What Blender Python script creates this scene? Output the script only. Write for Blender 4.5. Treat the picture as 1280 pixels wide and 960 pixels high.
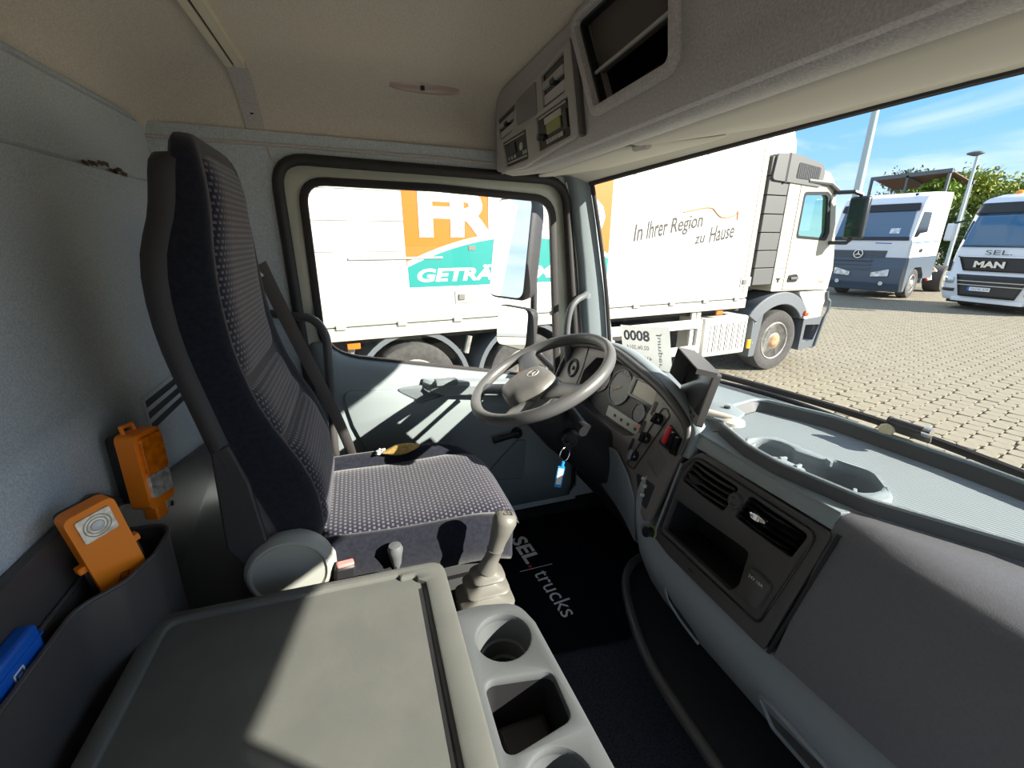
import bpy, bmesh, math, random
from mathutils import Vector, Matrix
random.seed(7)
for o in list(bpy.data.objects): bpy.data.objects.remove(o)
scene = bpy.context.scene
C = scene.collection
R_ = math.radians
# World axes: +X truck forward, +Y towards the driver's door, +Z up; the origin is the viewer's eye inside the cab.
# ------------------------------------------------------------------ camera
cam_d = bpy.data.cameras.new('camera'); cam = bpy.data.objects.new('camera', cam_d); C.objects.link(cam)
cam_d.sensor_width = 36.0; cam_d.lens = 15.61; cam_d.clip_start = 0.01; cam_d.clip_end = 1000
cam.rotation_euler = (R_(90 - 18.25), 0, R_(-18.9))
scene.camera = cam
# ------------------------------------------------------------------ world, sun, exposure
GZ = -2.12                       # ground level outside
w = bpy.data.worlds.new('sky'); scene.world = w; w.use_nodes = True
nt = w.node_tree; N = nt.nodes; L = nt.links
for n in list(N): N.remove(n)
out = N.new('ShaderNodeOutputWorld'); bg = N.new('ShaderNodeBackground'); L.new(bg.outputs[0], out.inputs[0])
tc = N.new('ShaderNodeTexCoord'); sep = N.new('ShaderNodeSeparateXYZ'); L.new(tc.outputs['Generated'], sep.inputs[0])
cr = N.new('ShaderNodeValToRGB'); L.new(sep.outputs[2], cr.inputs[0])
e = cr.color_ramp.elements
e[0].position = 0.0; e[0].color = (0.46, 0.63, 0.80, 1)
e[1].position = 0.55; e[1].color = (0.06, 0.22, 0.58, 1)
x = e.new(0.12); x.color = (0.24, 0.47, 0.78, 1)
x = e.new(0.28); x.color = (0.11, 0.35, 0.76, 1)
mp = N.new('ShaderNodeMapping'); mp.inputs['Scale'].default_value = (1.6, 1.6, 7.0); mp.inputs['Rotation'].default_value = (0.25, 0.1, 0.4)
L.new(tc.outputs['Generated'], mp.inputs[0])
nz = N.new('ShaderNodeTexNoise'); nz.inputs['Scale'].default_value = 1.5; nz.inputs['Detail'].default_value = 7; nz.inputs['Roughness'].default_value = 0.55
nz.inputs['Distortion'].default_value = 0.6; L.new(mp.outputs[0], nz.inputs['Vector'])
c2 = N.new('ShaderNodeValToRGB'); L.new(nz.outputs[0], c2.inputs[0])
c2.color_ramp.elements[0].position = 0.35; c2.color_ramp.elements[0].color = (0, 0, 0, 1)
c2.color_ramp.elements[1].position = 0.60; c2.color_ramp.elements[1].color = (0.9, 0.9, 0.9, 1)
mx = N.new('ShaderNodeMixRGB'); mx.inputs[2].default_value = (0.66, 0.74, 0.80, 1)
L.new(c2.outputs[0], mx.inputs[0]); L.new(cr.outputs[0], mx.inputs[1]); L.new(mx.outputs[0], bg.inputs[0])
bg.inputs[1].default_value = 0.88
SUN = Vector((1.0, -0.92, 0.70)).normalized()
sd = bpy.data.lights.new('sun', 'SUN'); sd.energy = 8.0; sd.angle = R_(0.55); sd.color = (1.0, 0.94, 0.82)
so = bpy.data.objects.new('sun', sd); C.objects.link(so); so.location = SUN * 40
so.rotation_euler = SUN.to_track_quat('Z', 'Y').to_euler()
vs = scene.view_settings; vs.view_transform = 'Standard'; vs.look = 'None'; vs.gamma = 1.0; vs.use_curve_mapping = False
vs.exposure = 0.95

# ------------------------------------------------------------------ materials
MATS = {}
def mat(name, col, rough=0.5, metal=0.0, var=0.0, vs_=40.0, bump=0.0, bs=300.0, spec=0.5, coat=0.0, emis=None):
    if name in MATS: return MATS[name]
    m = bpy.data.materials.new(name); m.use_nodes = True
    t = m.node_tree; b = t.nodes['Principled BSDF']
    b.inputs['Base Color'].default_value = (*col, 1); b.inputs['Roughness'].default_value = rough
    b.inputs['Metallic'].default_value = metal; b.inputs['Specular IOR Level'].default_value = spec
    b.inputs['Coat Weight'].default_value = coat
    if var or bump:
        tcn = t.nodes.new('ShaderNodeTexCoord')
    if var:
        n = t.nodes.new('ShaderNodeTexNoise'); n.inputs['Scale'].default_value = vs_; n.inputs['Detail'].default_value = 4
        t.links.new(tcn.outputs['Object'], n.inputs['Vector'])
        r = t.nodes.new('ShaderNodeValToRGB'); t.links.new(n.outputs[0], r.inputs[0])
        r.color_ramp.elements[0].position = 0.32; r.color_ramp.elements[1].position = 0.68
        r.color_ramp.elements[0].color = (*[max(0, c * (1 - var)) for c in col], 1)
        r.color_ramp.elements[1].color = (*[min(1, c * (1 + var)) for c in col], 1)
        t.links.new(r.outputs[0], b.inputs['Base Color'])
    if bump:
        n2 = t.nodes.new('ShaderNodeTexNoise'); n2.inputs['Scale'].default_value = bs; n2.inputs['Detail'].default_value = 2
        t.links.new(tcn.outputs['Object'], n2.inputs['Vector'])
        bp = t.nodes.new('ShaderNodeBump'); bp.inputs['Strength'].default_value = bump; bp.inputs['Distance'].default_value = 0.002
        t.links.new(n2.outputs[0], bp.inputs['Height']); t.links.new(bp.outputs[0], b.inputs['Normal'])
    if emis:
        b.inputs['Emission Color'].default_value = (*emis[0], 1); b.inputs['Emission Strength'].default_value = emis[1]
    MATS[name] = m
    return m
def glass_mat(name, tint, gloss=0.06, rough=0.0):
    m = bpy.data.materials.new(name); m.use_nodes = True; t = m.node_tree
    for n in list(t.nodes): t.nodes.remove(n)
    o = t.nodes.new('ShaderNodeOutputMaterial'); a = t.nodes.new('ShaderNodeBsdfTransparent'); g = t.nodes.new('ShaderNodeBsdfGlossy')
    a.inputs[0].default_value = (*tint, 1); g.inputs['Roughness'].default_value = rough
    x = t.nodes.new('ShaderNodeMixShader'); f = t.nodes.new('ShaderNodeLayerWeight'); f.inputs[0].default_value = 0.5
    # Schlick curve, the same from both sides of the pane
    pw = t.nodes.new('ShaderNodeMath'); pw.operation = 'POWER'; pw.inputs[1].default_value = 5
    ma = t.nodes.new('ShaderNodeMath'); ma.operation = 'MULTIPLY_ADD'; ma.inputs[1].default_value = 0.9; ma.inputs[2].default_value = gloss
    t.links.new(f.outputs['Facing'], pw.inputs[0]); t.links.new(pw.outputs[0], ma.inputs[0]); t.links.new(ma.outputs[0], x.inputs[0]); t.links.new(a.outputs[0], x.inputs[1]); t.links.new(g.outputs[0], x.inputs[2])
    t.links.new(x.outputs[0], o.inputs[0]); MATS[name] = m
    return m
def fabric_pattern(name):
    # navy cloth with rows of short pale dashes; UV is in metres on the cloth
    m = bpy.data.materials.new(name); m.use_nodes = True; t = m.node_tree; b = t.nodes['Principled BSDF']
    uv = t.nodes.new('ShaderNodeUVMap'); br = t.nodes.new('ShaderNodeTexBrick')
    t.links.new(uv.outputs[0], br.inputs['Vector'])
    br.inputs['Color1'].default_value = (0.135, 0.123, 0.145, 1); br.inputs['Color2'].default_value = (0.095, 0.086, 0.107, 1)
    br.inputs['Mortar'].default_value = (0.010, 0.011, 0.024, 1)
    br.inputs['Scale'].default_value = 1.0; br.inputs['Brick Width'].default_value = 0.0125; br.inputs['Row Height'].default_value = 0.0105
    br.inputs['Mortar Size'].default_value = 0.0032; br.inputs['Mortar Smooth'].default_value = 0.25
    t.links.new(br.outputs[0], b.inputs['Base Color']); b.inputs['Roughness'].default_value = 0.95
    b.inputs['Sheen Weight'].default_value = 0.25; b.inputs['Specular IOR Level'].default_value = 0.1
    MATS[name] = m
    return m
M_head = mat('headliner', (0.70, 0.625, 0.54), 0.95, var=0.11, vs_=260, bump=0.25, bs=420, spec=0.1)
M_wall = mat('wall_felt', (0.54, 0.585, 0.62), 0.95, var=0.16, vs_=300, bump=0.25, bs=420, spec=0.1)
M_beige = mat('visor_vinyl', (0.66, 0.62, 0.53), 0.8, bump=0.12, bs=500, spec=0.25)
M_con = mat('overhead_plastic', (0.55, 0.52, 0.50), 0.7, var=0.16, vs_=300, bump=0.4, bs=420, spec=0.3)
M_conr = mat('radio_surround', (0.46, 0.44, 0.41), 0.5, spec=0.4)
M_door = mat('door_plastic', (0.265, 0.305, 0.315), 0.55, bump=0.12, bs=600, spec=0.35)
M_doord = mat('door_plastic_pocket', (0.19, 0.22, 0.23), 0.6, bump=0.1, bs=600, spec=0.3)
M_dash = mat('dash_plastic', (0.235, 0.275, 0.295), 0.5, var=0.05, vs_=400, bump=0.35, bs=420, spec=0.4)
M_dashl = mat('dash_trim', (0.20, 0.225, 0.25), 0.5, bump=0.2, bs=500, spec=0.4)
M_pad = mat('dash_leather', (0.125, 0.125, 0.138), 0.40, var=0.05, vs_=200, bump=0.14, bs=520, spec=0.5)
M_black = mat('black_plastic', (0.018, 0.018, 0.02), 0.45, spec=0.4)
M_panel = mat('anthracite_panel', (0.068, 0.064, 0.064), 0.42, bump=0.12, bs=700, spec=0.45)
M_instr = mat('instrument_panel', (0.165, 0.148, 0.135), 0.42, bump=0.1, bs=700, spec=0.45)
M_gloss = mat('gloss_black', (0.012, 0.012, 0.014), 0.12, spec=0.6)
M_rubber = mat('rubber', (0.025, 0.022, 0.022), 0.6)
M_cream = mat('door_frame_paint', (0.62, 0.62, 0.52), 0.35, coat=0.4)
M_seat = mat('seat_cloth', (0.011, 0.012, 0.020), 0.95, var=0.3, vs_=120, bump=0.5, bs=500, spec=0.15)
M_seat.node_tree.nodes['Principled BSDF'].inputs['Sheen Weight'].default_value = 0.2
M_pat = fabric_pattern('seat_pattern_cloth')
M_shell = mat('seat_shell', (0.030, 0.028, 0.032), 0.6, bump=0.2, bs=500)
M_lid = mat('lid_plastic', (0.125, 0.128, 0.118), 0.55, var=0.06, vs_=15, bump=0.2, bs=900, spec=0.35)
M_cons = mat('console_plastic', (0.105, 0.112, 0.118), 0.5, bump=0.15, bs=900, spec=0.4)
M_recl = mat('recliner_plastic', (0.33, 0.34, 0.31), 0.55)
M_wheel = mat('steering_plastic', (0.105, 0.105, 0.105), 0.36, bump=0.1, bs=900, spec=0.5)
M_hub = mat('steering_hub', (0.16, 0.155, 0.145), 0.42, bump=0.1, bs=900, spec=0.4)
M_gear = mat('gear_plastic', (0.145, 0.14, 0.125), 0.45)
M_carpet = mat('carpet', (0.042, 0.045, 0.056), 1.0, var=0.35, vs_=220, bump=0.6, bs=300, spec=0.05)
M_mat = mat('mat_carpet', (0.008, 0.009, 0.014), 1.0, bump=0.5, bs=300, spec=0.05)
M_white = mat('white_print', (0.8, 0.8, 0.8), 0.6)
M_red = mat('red_plastic', (0.62, 0.03, 0.04), 0.35)
M_pink = mat('buckle_red', (0.70, 0.22, 0.20), 0.4)
M_orange = mat('orange_plastic', (1.0, 0.27, 0.015), 0.4)
M_lens = mat('amber_lens', (1.0, 0.20, 0.005), 0.15, var=0.35, vs_=60, coat=0.6)
M_clear = mat('clear_lens', (0.62, 0.60, 0.56), 0.12, metal=0.3, var=0.4, vs_=80, coat=0.5)
M_blue = mat('blue_plastic', (0.005, 0.12, 0.62), 0.35)
M_tagb = mat('tag_blue', (0.02, 0.30, 0.80), 0.3)
M_chrome = mat('chrome', (0.75, 0.75, 0.76), 0.15, metal=1.0)
M_alu = mat('aluminium', (0.62, 0.58, 0.50), 0.45, metal=0.2)
M_belt = mat('belt_webbing', (0.20, 0.18, 0.175), 0.6, bump=0.4, bs=600)
M_foam = mat('torn_foam', (0.34, 0.22, 0.06), 0.9, var=0.4, vs_=60, bump=0.8, bs=80)
M_fluff = mat('white_fluff', (0.75, 0.74, 0.72), 1.0)
M_lcd = mat('lcd', (0.50, 0.46, 0.36), 0.3)
M_green = mat('radio_lcd', (0.30, 0.33, 0.10), 0.3)
M_paper = mat('paper', (0.72, 0.72, 0.70), 0.8, var=0.03, vs_=30)
pn_ = M_paper.node_tree; tl_ = pn_.nodes.new('ShaderNodeBsdfTranslucent'); tl_.inputs[0].default_value = (0.7,0.7,0.66,1); ms_ = pn_.nodes.new('ShaderNodeMixShader'); ms_.inputs[0].default_value = 0.30
pn_.links.new(pn_.nodes['Principled BSDF'].outputs[0], ms_.inputs[1]); pn_.links.new(tl_.outputs[0], ms_.inputs[2]); pn_.links.new(ms_.outputs[0], pn_.nodes['Material Output'].inputs[0])
M_ink = mat('grey_ink', (0.16, 0.16, 0.17), 0.8)
M_mirror = mat('mirror_glass', (0.92, 0.93, 0.95), 0.01, metal=1.0)
M_glass = glass_mat('window_glass', (0.97, 0.985, 0.98), 0.02)
M_lamp = mat('ceiling_lamp_lens', (0.50, 0.38, 0.33), 0.25, coat=0.3)
M_stain = mat('brown_stain', (0.10, 0.055, 0.03), 0.9, var=0.5, vs_=80)
# outside
M_bt = mat('box_body_white', (0.66, 0.64, 0.58), 0.45)
M_btc = mat('cab_cream', (0.46, 0.425, 0.335), 0.35, coat=0.3)
M_gap = mat('seam_dark', (0.16, 0.15, 0.13), 0.8)
M_org = mat('logo_orange', (0.65, 0.125, 0.0), 0.5)
M_trq = mat('logo_turquoise', (0.0, 0.21, 0.19), 0.5)
M_fair = mat('fairing_grey', (0.085, 0.085, 0.085), 0.55)
M_fend = mat('fender_grey', (0.10, 0.112, 0.125), 0.5)
M_tyre = mat('tyre', (0.055, 0.052, 0.050), 0.9, var=0.2, vs_=20)
M_rim = mat('rim_grey', (0.28, 0.27, 0.25), 0.6, metal=0.2, var=0.35, vs_=12)
M_rust = mat('rusty_hub', (0.36, 0.20, 0.10), 0.8, var=0.4, vs_=14)
M_chass = mat('chassis_dark', (0.035, 0.033, 0.033), 0.8, var=0.3, vs_=6)
M_tw = mat('truck_white', (0.80, 0.81, 0.82), 0.3, coat=0.5)
M_tg = mat('truck_slate', (0.075, 0.10, 0.135), 0.4, coat=0.2)
M_tb = mat('truck_black', (0.02, 0.021, 0.023), 0.35)
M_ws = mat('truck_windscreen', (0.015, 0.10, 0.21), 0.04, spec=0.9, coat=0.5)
M_cabgl = glass_mat('cab_window_glass', (0.72, 0.92, 0.88), 0.06)
M_hl = mat('headlamp', (0.62, 0.66, 0.68), 0.12, metal=0.5, var=0.4, vs_=8)
M_pave = mat('paver_concrete', (0.245, 0.218, 0.165), 0.9, var=0.10, vs_=9, bump=0.2, bs=120, spec=0.15)
M_soil = mat('joint_soil', (0.075, 0.064, 0.045), 1.0, var=0.2, vs_=20)
M_leaf = mat('leaves', (0.13, 0.20, 0.015), 0.7, var=0.45, vs_=1.2)
M_bark = mat('bark', (0.10, 0.075, 0.05), 0.9)
M_pole = mat('pole_paint', (0.42, 0.50, 0.50), 0.45)
M_wood = mat('roof_slats', (0.17, 0.10, 0.06), 0.7)

# ------------------------------------------------------------------ mesh builder
WL = {}
def wl(o): return WL.get(o.name, Vector((0, 0, 0)))
class MB:
    def __init__(s, M=None):
        s.bm = bmesh.new(); s.M = M; s.uvl = None
    def v(s, p):
        p = Vector(p)
        return s.bm.verts.new(s.M @ p if s.M else p)
    def face(s, vs):
        try: return s.bm.faces.new(vs)
        except ValueError: return None
    def box(s, a, b):
        (x0, y0, z0), (x1, y1, z1) = a, b
        V = [s.v(p) for p in ((x0,y0,z0),(x1,y0,z0),(x1,y1,z0),(x0,y1,z0),(x0,y0,z1),(x1,y0,z1),(x1,y1,z1),(x0,y1,z1))]
        for f in ((0,3,2,1),(4,5,6,7),(0,1,5,4),(1,2,6,5),(2,3,7,6),(3,0,4,7)): s.face([V[i] for i in f])
        return s
    def cbox(s, c, d): return s.box([c[i]-d[i]/2 for i in range(3)], [c[i]+d[i]/2 for i in range(3)])
    def loft(s, rings, closed=True, caps=True, uv=None):
        RV = [[s.v(p) for p in r] for r in rings]; n = len(RV[0])
        if uv and not s.uvl: s.uvl = s.bm.loops.layers.uv.new('UVMap')
        for i in range(len(RV) - 1):
            for j in range(n if closed else n - 1):
                k = (j + 1) % n
                f = s.face([RV[i][j], RV[i][k], RV[i+1][k], RV[i+1][j]])
                if f and uv:
                    for lp, (a, b) in zip(f.loops, ((i,j),(i,k),(i+1,k),(i+1,j))): lp[s.uvl].uv = uv[a][b]
        if closed and caps:
            s.face(list(reversed(RV[0]))); s.face(RV[-1])
        return s
    def tube(s, pts, r, n=10, caps=True, closed=False):
        pts = [Vector(p) for p in pts]; m = len(pts)
        rs = r if isinstance(r, (list, tuple)) else [r] * m
        up = None; rings = []
        for i in range(m):
            if closed: t = pts[(i+1) % m] - pts[i-1]
            else: t = pts[min(i+1, m-1)] - pts[max(i-1, 0)]
            t.normalize()
            if up is None:
                up = Vector((0,0,1)) if abs(t.z) < 0.9 else Vector((1,0,0))
            u = up - t * up.dot(t); u.normalize(); up = u; b = t.cross(u)
            rings.append([pts[i] + (u*math.cos(a) + b*math.sin(a)) * rs[i] for a in [2*math.pi*k/n for k in range(n)]])
        if closed: rings.append(rings[0])
        return s.loft(rings, caps=caps and not closed)
    def lathe(s, prof, c, ax=(0,0,1), n=24, caps=True):
        c = Vector(c); ax = Vector(ax).normalized()
        u = (Vector((0,0,1)) if abs(ax.z) < 0.9 else Vector((1,0,0))); u = (u - ax*u.dot(ax)).normalized(); b = ax.cross(u)
        rings = [[c + ax*h + (u*math.cos(a) + b*math.sin(a))*max(r, 1e-4) for a in [2*math.pi*k/n for k in range(n)]] for r, h in prof]
        return s.loft(rings, caps=caps)
    def prism(s, poly, O, U, V, d0, d1):
        O = Vector(O); U = Vector(U).normalized(); V = Vector(V).normalized(); Nn = U.cross(V)
        return s.loft([[O + U*a + V*b + Nn*d for a, b in poly] for d in (d0, d1)])
    def grid(s, P, uv=None): return s.loft(P, closed=False, caps=False, uv=uv)
    def add_mesh(s, me, T):
        old = [s.v(T @ v.co) for v in me.vertices]
        for p in me.polygons: s.face([old[i] for i in p.vertices])
        bpy.data.meshes.remove(me); return s
    def plate(s, outer, holes, O, U, V, d0, d1, bev=0.0):
        # flat plate with holes lying in the frame O, U, V; d0..d1 along U x V
        cu = bpy.data.curves.new('t', 'CURVE'); cu.dimensions = '2D'; cu.fill_mode = 'BOTH'
        cu.extrude = abs(d1 - d0) / 2 - bev; cu.bevel_depth = bev; cu.bevel_resolution = 1
        if bev: cu.offset = -bev
        for poly in [outer] + list(holes):
            sp = cu.splines.new('POLY'); sp.points.add(len(poly) - 1); sp.use_cyclic_u = True
            for q, (a, b) in zip(sp.points, poly): q.co = (a, b, 0, 1)
        ob = bpy.data.objects.new('t', cu); me = bpy.data.meshes.new_from_object(ob)
        bpy.data.objects.remove(ob); bpy.data.curves.remove(cu)
        O = Vector(O); U = Vector(U).normalized(); V = Vector(V).normalized(); Nn = U.cross(V)
        T = Matrix.Translation(O + Nn*(d0+d1)/2) @ Matrix((U, V, Nn)).transposed().to_4x4()
        return s.add_mesh(me, T)
    def text(s, body, O, U, V, size, width=None, depth=0.001, bold=0.0, shear=0.0, sx=1.0, mirror=False, centre=False):
        cu = bpy.data.curves.new('t', 'FONT'); cu.body = body; cu.size = 1.0; cu.offset = bold; cu.shear = shear; cu.resolution_u = 3
        ob = bpy.data.objects.new('t', cu); me = bpy.data.meshes.new_from_object(ob)
        bpy.data.objects.remove(ob); bpy.data.curves.remove(cu)
        xs = [v.co.x for v in me.vertices]; k = size / 0.69; kx = k * sx
        if width: kx = width / (max(xs) - min(xs))
        x0 = (max(xs) + min(xs)) / 2 if centre else min(xs)
        O = Vector(O); U = Vector(U).normalized(); V = Vector(V).normalized(); Nn = U.cross(V)
        if mirror:
            wdt = (max(xs) - min(xs)) * kx
            for v in me.vertices: v.co.x = max(xs) + min(xs) - v.co.x
        T = Matrix.Translation(O) @ Matrix((U*kx, V*k, Nn)).transposed().to_4x4() @ Matrix.Translation((-x0, 0, depth))
        return s.add_mesh(me, T)
    def build(s, name, m, parent=None, bevel=0.0, seg=2, smooth=38, solid=0.0, sub=0, merge=True, origin=None):
        bm = s.bm
        if merge: bmesh.ops.remove_doubles(bm, verts=bm.verts, dist=1e-5)
        bmesh.ops.recalc_face_normals(bm, faces=bm.faces)
        me = bpy.data.meshes.new(name)
        if parent is not None: off = wl(parent)
        elif origin is not None: off = Vector(origin)
        else:
            xs = [v.co for v in bm.verts]
            off = Vector(((min(p.x for p in xs)+max(p.x for p in xs))/2, (min(p.y for p in xs)+max(p.y for p in xs))/2, min(p.z for p in xs)))
        bmesh.ops.translate(bm, verts=bm.verts, vec=-off)
        bm.to_mesh(me); bm.free()
        me.polygons.foreach_set('use_smooth', [smooth > 0] * len(me.polygons))
        if smooth > 0: me.set_sharp_from_angle(angle=R_(smooth))
        me.materials.append(m)
        o = bpy.data.objects.new(name, me); C.objects.link(o)
        if parent is not None: o.parent = parent; WL[o.name] = wl(parent).copy()
        else: o.location = off; WL[o.name] = off.copy()
        if solid:
            md = o.modifiers.new('solid', 'SOLIDIFY'); md.thickness = abs(solid); md.offset = -1 if solid > 0 else 1
        if bevel:
            md = o.modifiers.new('bevel', 'BEVEL'); md.width = bevel; md.segments = seg; md.limit_method = 'ANGLE'; md.angle_limit = R_(40)
        if sub:
            md = o.modifiers.new('sub', 'SUBSURF'); md.levels = sub; md.render_levels = sub
        return o
def thing(name, loc, label=None, cat=None, group=None, kind=None):
    o = bpy.data.objects.new(name, None); C.objects.link(o); o.location = loc; o.empty_display_size = 0.05
    WL[o.name] = Vector(loc)
    return tag(o, label, cat, group, kind)
def tag(o, label=None, cat=None, group=None, kind=None):
    if label: o['label'] = label
    if cat: o['category'] = cat
    if group: o['group'] = group
    if kind: o['kind'] = kind
    return o
def struct(o, label=None): o['kind'] = 'structure'; return tag(o, label) if label else o
def twin(o, parent, delta):           # a copy of a part, sharing its mesh
    c = o.copy(); C.objects.link(c); c.parent = parent; c.location = o.location + Vector(delta); WL[c.name] = wl(o) + Vector(delta)
    return c
def rpoly(pts, r, n=5):
    # polygon with rounded corners; r a number or a list
    out_ = []; m = len(pts)
    for i in range(m):
        p = Vector(pts[i]).to_2d() if len(pts[i]) > 2 else Vector(pts[i]); a = Vector(pts[i-1]); b = Vector(pts[(i+1) % m])
        ri = r[i] if isinstance(r, (list, tuple)) else r
        da = (a - p); db = (b - p); la, lb = da.length, db.length; da.normalize(); db.normalize()
        ang = math.acos(max(-1, min(1, da.dot(db))))
        d = min(ri / max(math.tan(ang/2), 1e-3), la*0.49, lb*0.49)
        if ri <= 0 or d < 1e-5: out_.append((p.x, p.y)); continue
        s0 = p + da*d; s1 = p + db*d
        for k in range(n + 1):
            t = k / n; q = s0*(1-t)*(1-t) + p*2*t*(1-t) + s1*t*t
            out_.append((q.x, q.y))
    return out_
def rrect(x0, y0, x1, y1, r, n=4): return rpoly([(x0,y0),(x1,y0),(x1,y1),(x0,y1)], r, n)
def area(P): return sum(P[i-1][0]*P[i][1] - P[i][0]*P[i-1][1] for i in range(len(P))) / 2
def offs(P, d):
    s = 1 if area(P) > 0 else -1; out_ = []; m = len(P)
    for i in range(m):
        a = Vector(P[i-1]); p = Vector(P[i]); b = Vector(P[(i+1) % m])
        e1 = (p - a); e2 = (b - p)
        if e1.length < 1e-7: e1 = e2
        if e2.length < 1e-7: e2 = e1
        n1 = Vector((e1.y, -e1.x)).normalized(); n2 = Vector((e2.y, -e2.x)).normalized()
        nn = n1 + n2; l = nn.length
        nn = nn / l if l > 1e-6 else n1
        k = 1 / max(0.5, nn.dot(n1)); q = p + nn * d * s * k; out_.append((q.x, q.y))
    return out_
def spline(pts, n=6):
    P = [Vector(p) for p in pts]; out_ = []
    for i in range(len(P) - 1):
        p0 = P[max(i-1, 0)]; p1 = P[i]; p2 = P[i+1]; p3 = P[min(i+2, len(P)-1)]
        for k in range(n):
            t = k / n
            out_.append(0.5*((2*p1) + (p2-p0)*t + (2*p0-5*p1+4*p2-p3)*t*t + (3*p1-p0-3*p2+p3)*t*t*t))
    out_.append(P[-1]); return out_
def interp(xs, ys, x):
    if x <= xs[0]: return ys[0]
    for i in range(len(xs) - 1):
        if x <= xs[i+1]:
            t = (x - xs[i]) / (xs[i+1] - xs[i]); return ys[i] + (ys[i+1] - ys[i]) * t
    return ys[-1]
X, Y, Z = Vector((1,0,0)), Vector((0,1,0)), Vector((0,0,1))
# ================================================================== THE CAB SHELL
YL, YR = 1.62, -0.55            # driver's wall, passenger side (door open)
FZ = -1.15
struct(MB().box((-0.52, YR, FZ-0.06), (1.02, YL+0.03, FZ)).build('floor', M_carpet))
# back wall: profile down from the roof curve, with two seams and a swelling lower panel
prof = [(-0.50,0.30),(-0.50,0.291),(-0.506,0.288),(-0.50,0.285),(-0.502,0.148),(-0.507,0.144),(-0.502,0.140),(-0.50,-0.10),(-0.50,-0.275),(-0.492,-0.288),(-0.478,-0.30),(-0.475,-0.33),(-0.475,-0.60),(-0.475,FZ)]
ys = [YR + (YL+0.06-YR)*i/30 for i in range(31)]
wb = struct(MB().grid([[(px, y, pz) for px, pz in prof] for y in ys]).build('wall_back', M_wall, smooth=50))
md = wb.modifiers.new('s', 'SOLIDIFY'); md.thickness = 0.04; md.offset = 1
# brown scuff on the seam behind the seat
b = MB()
for k in range(9):
    y0 = 1.215 + 0.022*k + random.uniform(-.004,.004); z0 = 0.147 + random.uniform(-.006,.006)
    b.prism([(y0,z0),(y0+.02+random.uniform(0,.012),z0-.003),(y0+.026,z0+.004+random.uniform(0,.006)),(y0+.006,z0+.007)], (-0.4985,0,0), Y, Z, -0.0005, 0.0005)
b.build('stain', M_stain, wb)
# slotted air outlet in the back wall
fr = MB().plate(rrect(1.13,-0.425,1.39,-0.335,0.006), [rrect(1.14,-0.417+0.027*k,1.38,-0.400+0.027*k,0.003) for k in range(3)], (-0.472,0,0), Y, Z, -0.008, 0.0).build('air_outlet', M_wall, wb)
MB().box((-0.474,1.132,-0.423),(-0.4735,1.388,-0.337)).build('outlet_back', M_black, wb)
# ceiling with rolled edges
def cz(x, y):
    d = 0.0
    if x < -0.28: t = min(1, (-0.28-x)/0.22); d += 0.125*(1-math.sqrt(max(0, 1-t*t)))
    e = 0.0
    if y > 1.42: t = min(1, (y-1.42)/0.20); e = 0.165*(1-math.sqrt(max(0, 1-t*t)))
    if y < -0.35: t = min(1, (-0.35-y)/0.20); e = 0.165*(1-math.sqrt(max(0, 1-t*t)))
    return 0.425 - math.sqrt(d*d + e*e)
xs = [-0.50 + 0.22*(1-math.cos(math.pi/2*k/10)) for k in range(10)] + [-0.28 + 1.38*k/14 for k in range(15)]
yy = [-0.55 + 0.2*(1-math.cos(math.pi/2*k/8)) for k in range(8)] + [-0.35 + 1.77*k/16 for k in range(17)] + [1.42 + 0.2*math.sin(math.pi/2*k/10) for k in range(1, 11)]
ce = struct(MB().grid([[(x_, y_, cz(x_, y_)) for y_ in yy] for x_ in xs]).build('ceiling', M_head, smooth=60))
md = ce.modifiers.new('s', 'SOLIDIFY'); md.thickness = 0.04; md.offset = 1
# rail across the roof and its bracket down the side
t1 = MB().box((-0.257,-0.3,0.408),(-0.240,1.47,0.424)); t1.box((-0.234,-0.3,0.408),(-0.211,1.47,0.424)); t1.box((-0.242,-0.3,0.414),(-0.232,1.47,0.424))
tr = struct(t1.build('trim_1', mat('rail_cream', (0.78,0.70,0.55), 0.4), bevel=0.001), 'pale aluminium rail across the ceiling')
MB().box((-0.2395,-0.3,0.4125),(-0.2345,1.468,0.4142)).build('rail_groove', M_rubber, tr)
MB().box((-0.259,-0.3,0.413),(-0.2572,1.47,0.426)).build('rail_edge', M_rubber, tr)
ring = []
for k in range(9):
    y_ = 1.46 + 0.16*math.sin(math.pi/2*k/8); z_ = cz(0, y_) - 0.004 if k < 8 else 0.258
    ring.append([(-0.258+0.002*k*0.2, y_-0.004, z_-0.003), (-0.210+0.002*k*0.2, y_-0.004, z_-0.003), (-0.210, y_+0.004, z_+0.006), (-0.258, y_+0.004, z_+0.006)])
br_ = MB().loft(ring).build('rail_bracket', M_con, tr, smooth=30)
MB().lathe([(0.005,0),(0.005,0.002)], (-0.232,1.592,0.335), (0,-1,0.35), 10).build('screw_hole', M_black, tr)
# ------------------------------------------------------------------ driver's side wall with the door aperture
G = [(-0.122,0.158),(0.283,0.150),(0.70,0.125),(0.745,-0.56),(0.455,-0.495),(0.173,-0.440),(-0.034,-0.397),(-0.090,-0.372),(-0.124,-0.32)]
Gr = rpoly(G, [0.06,0.5,0.07,0.03,0.3,0.3,0.3,0.08,0.1], 6)
def side(P, Yp): return [(a, Yp, c_) for a, c_ in P]
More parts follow.
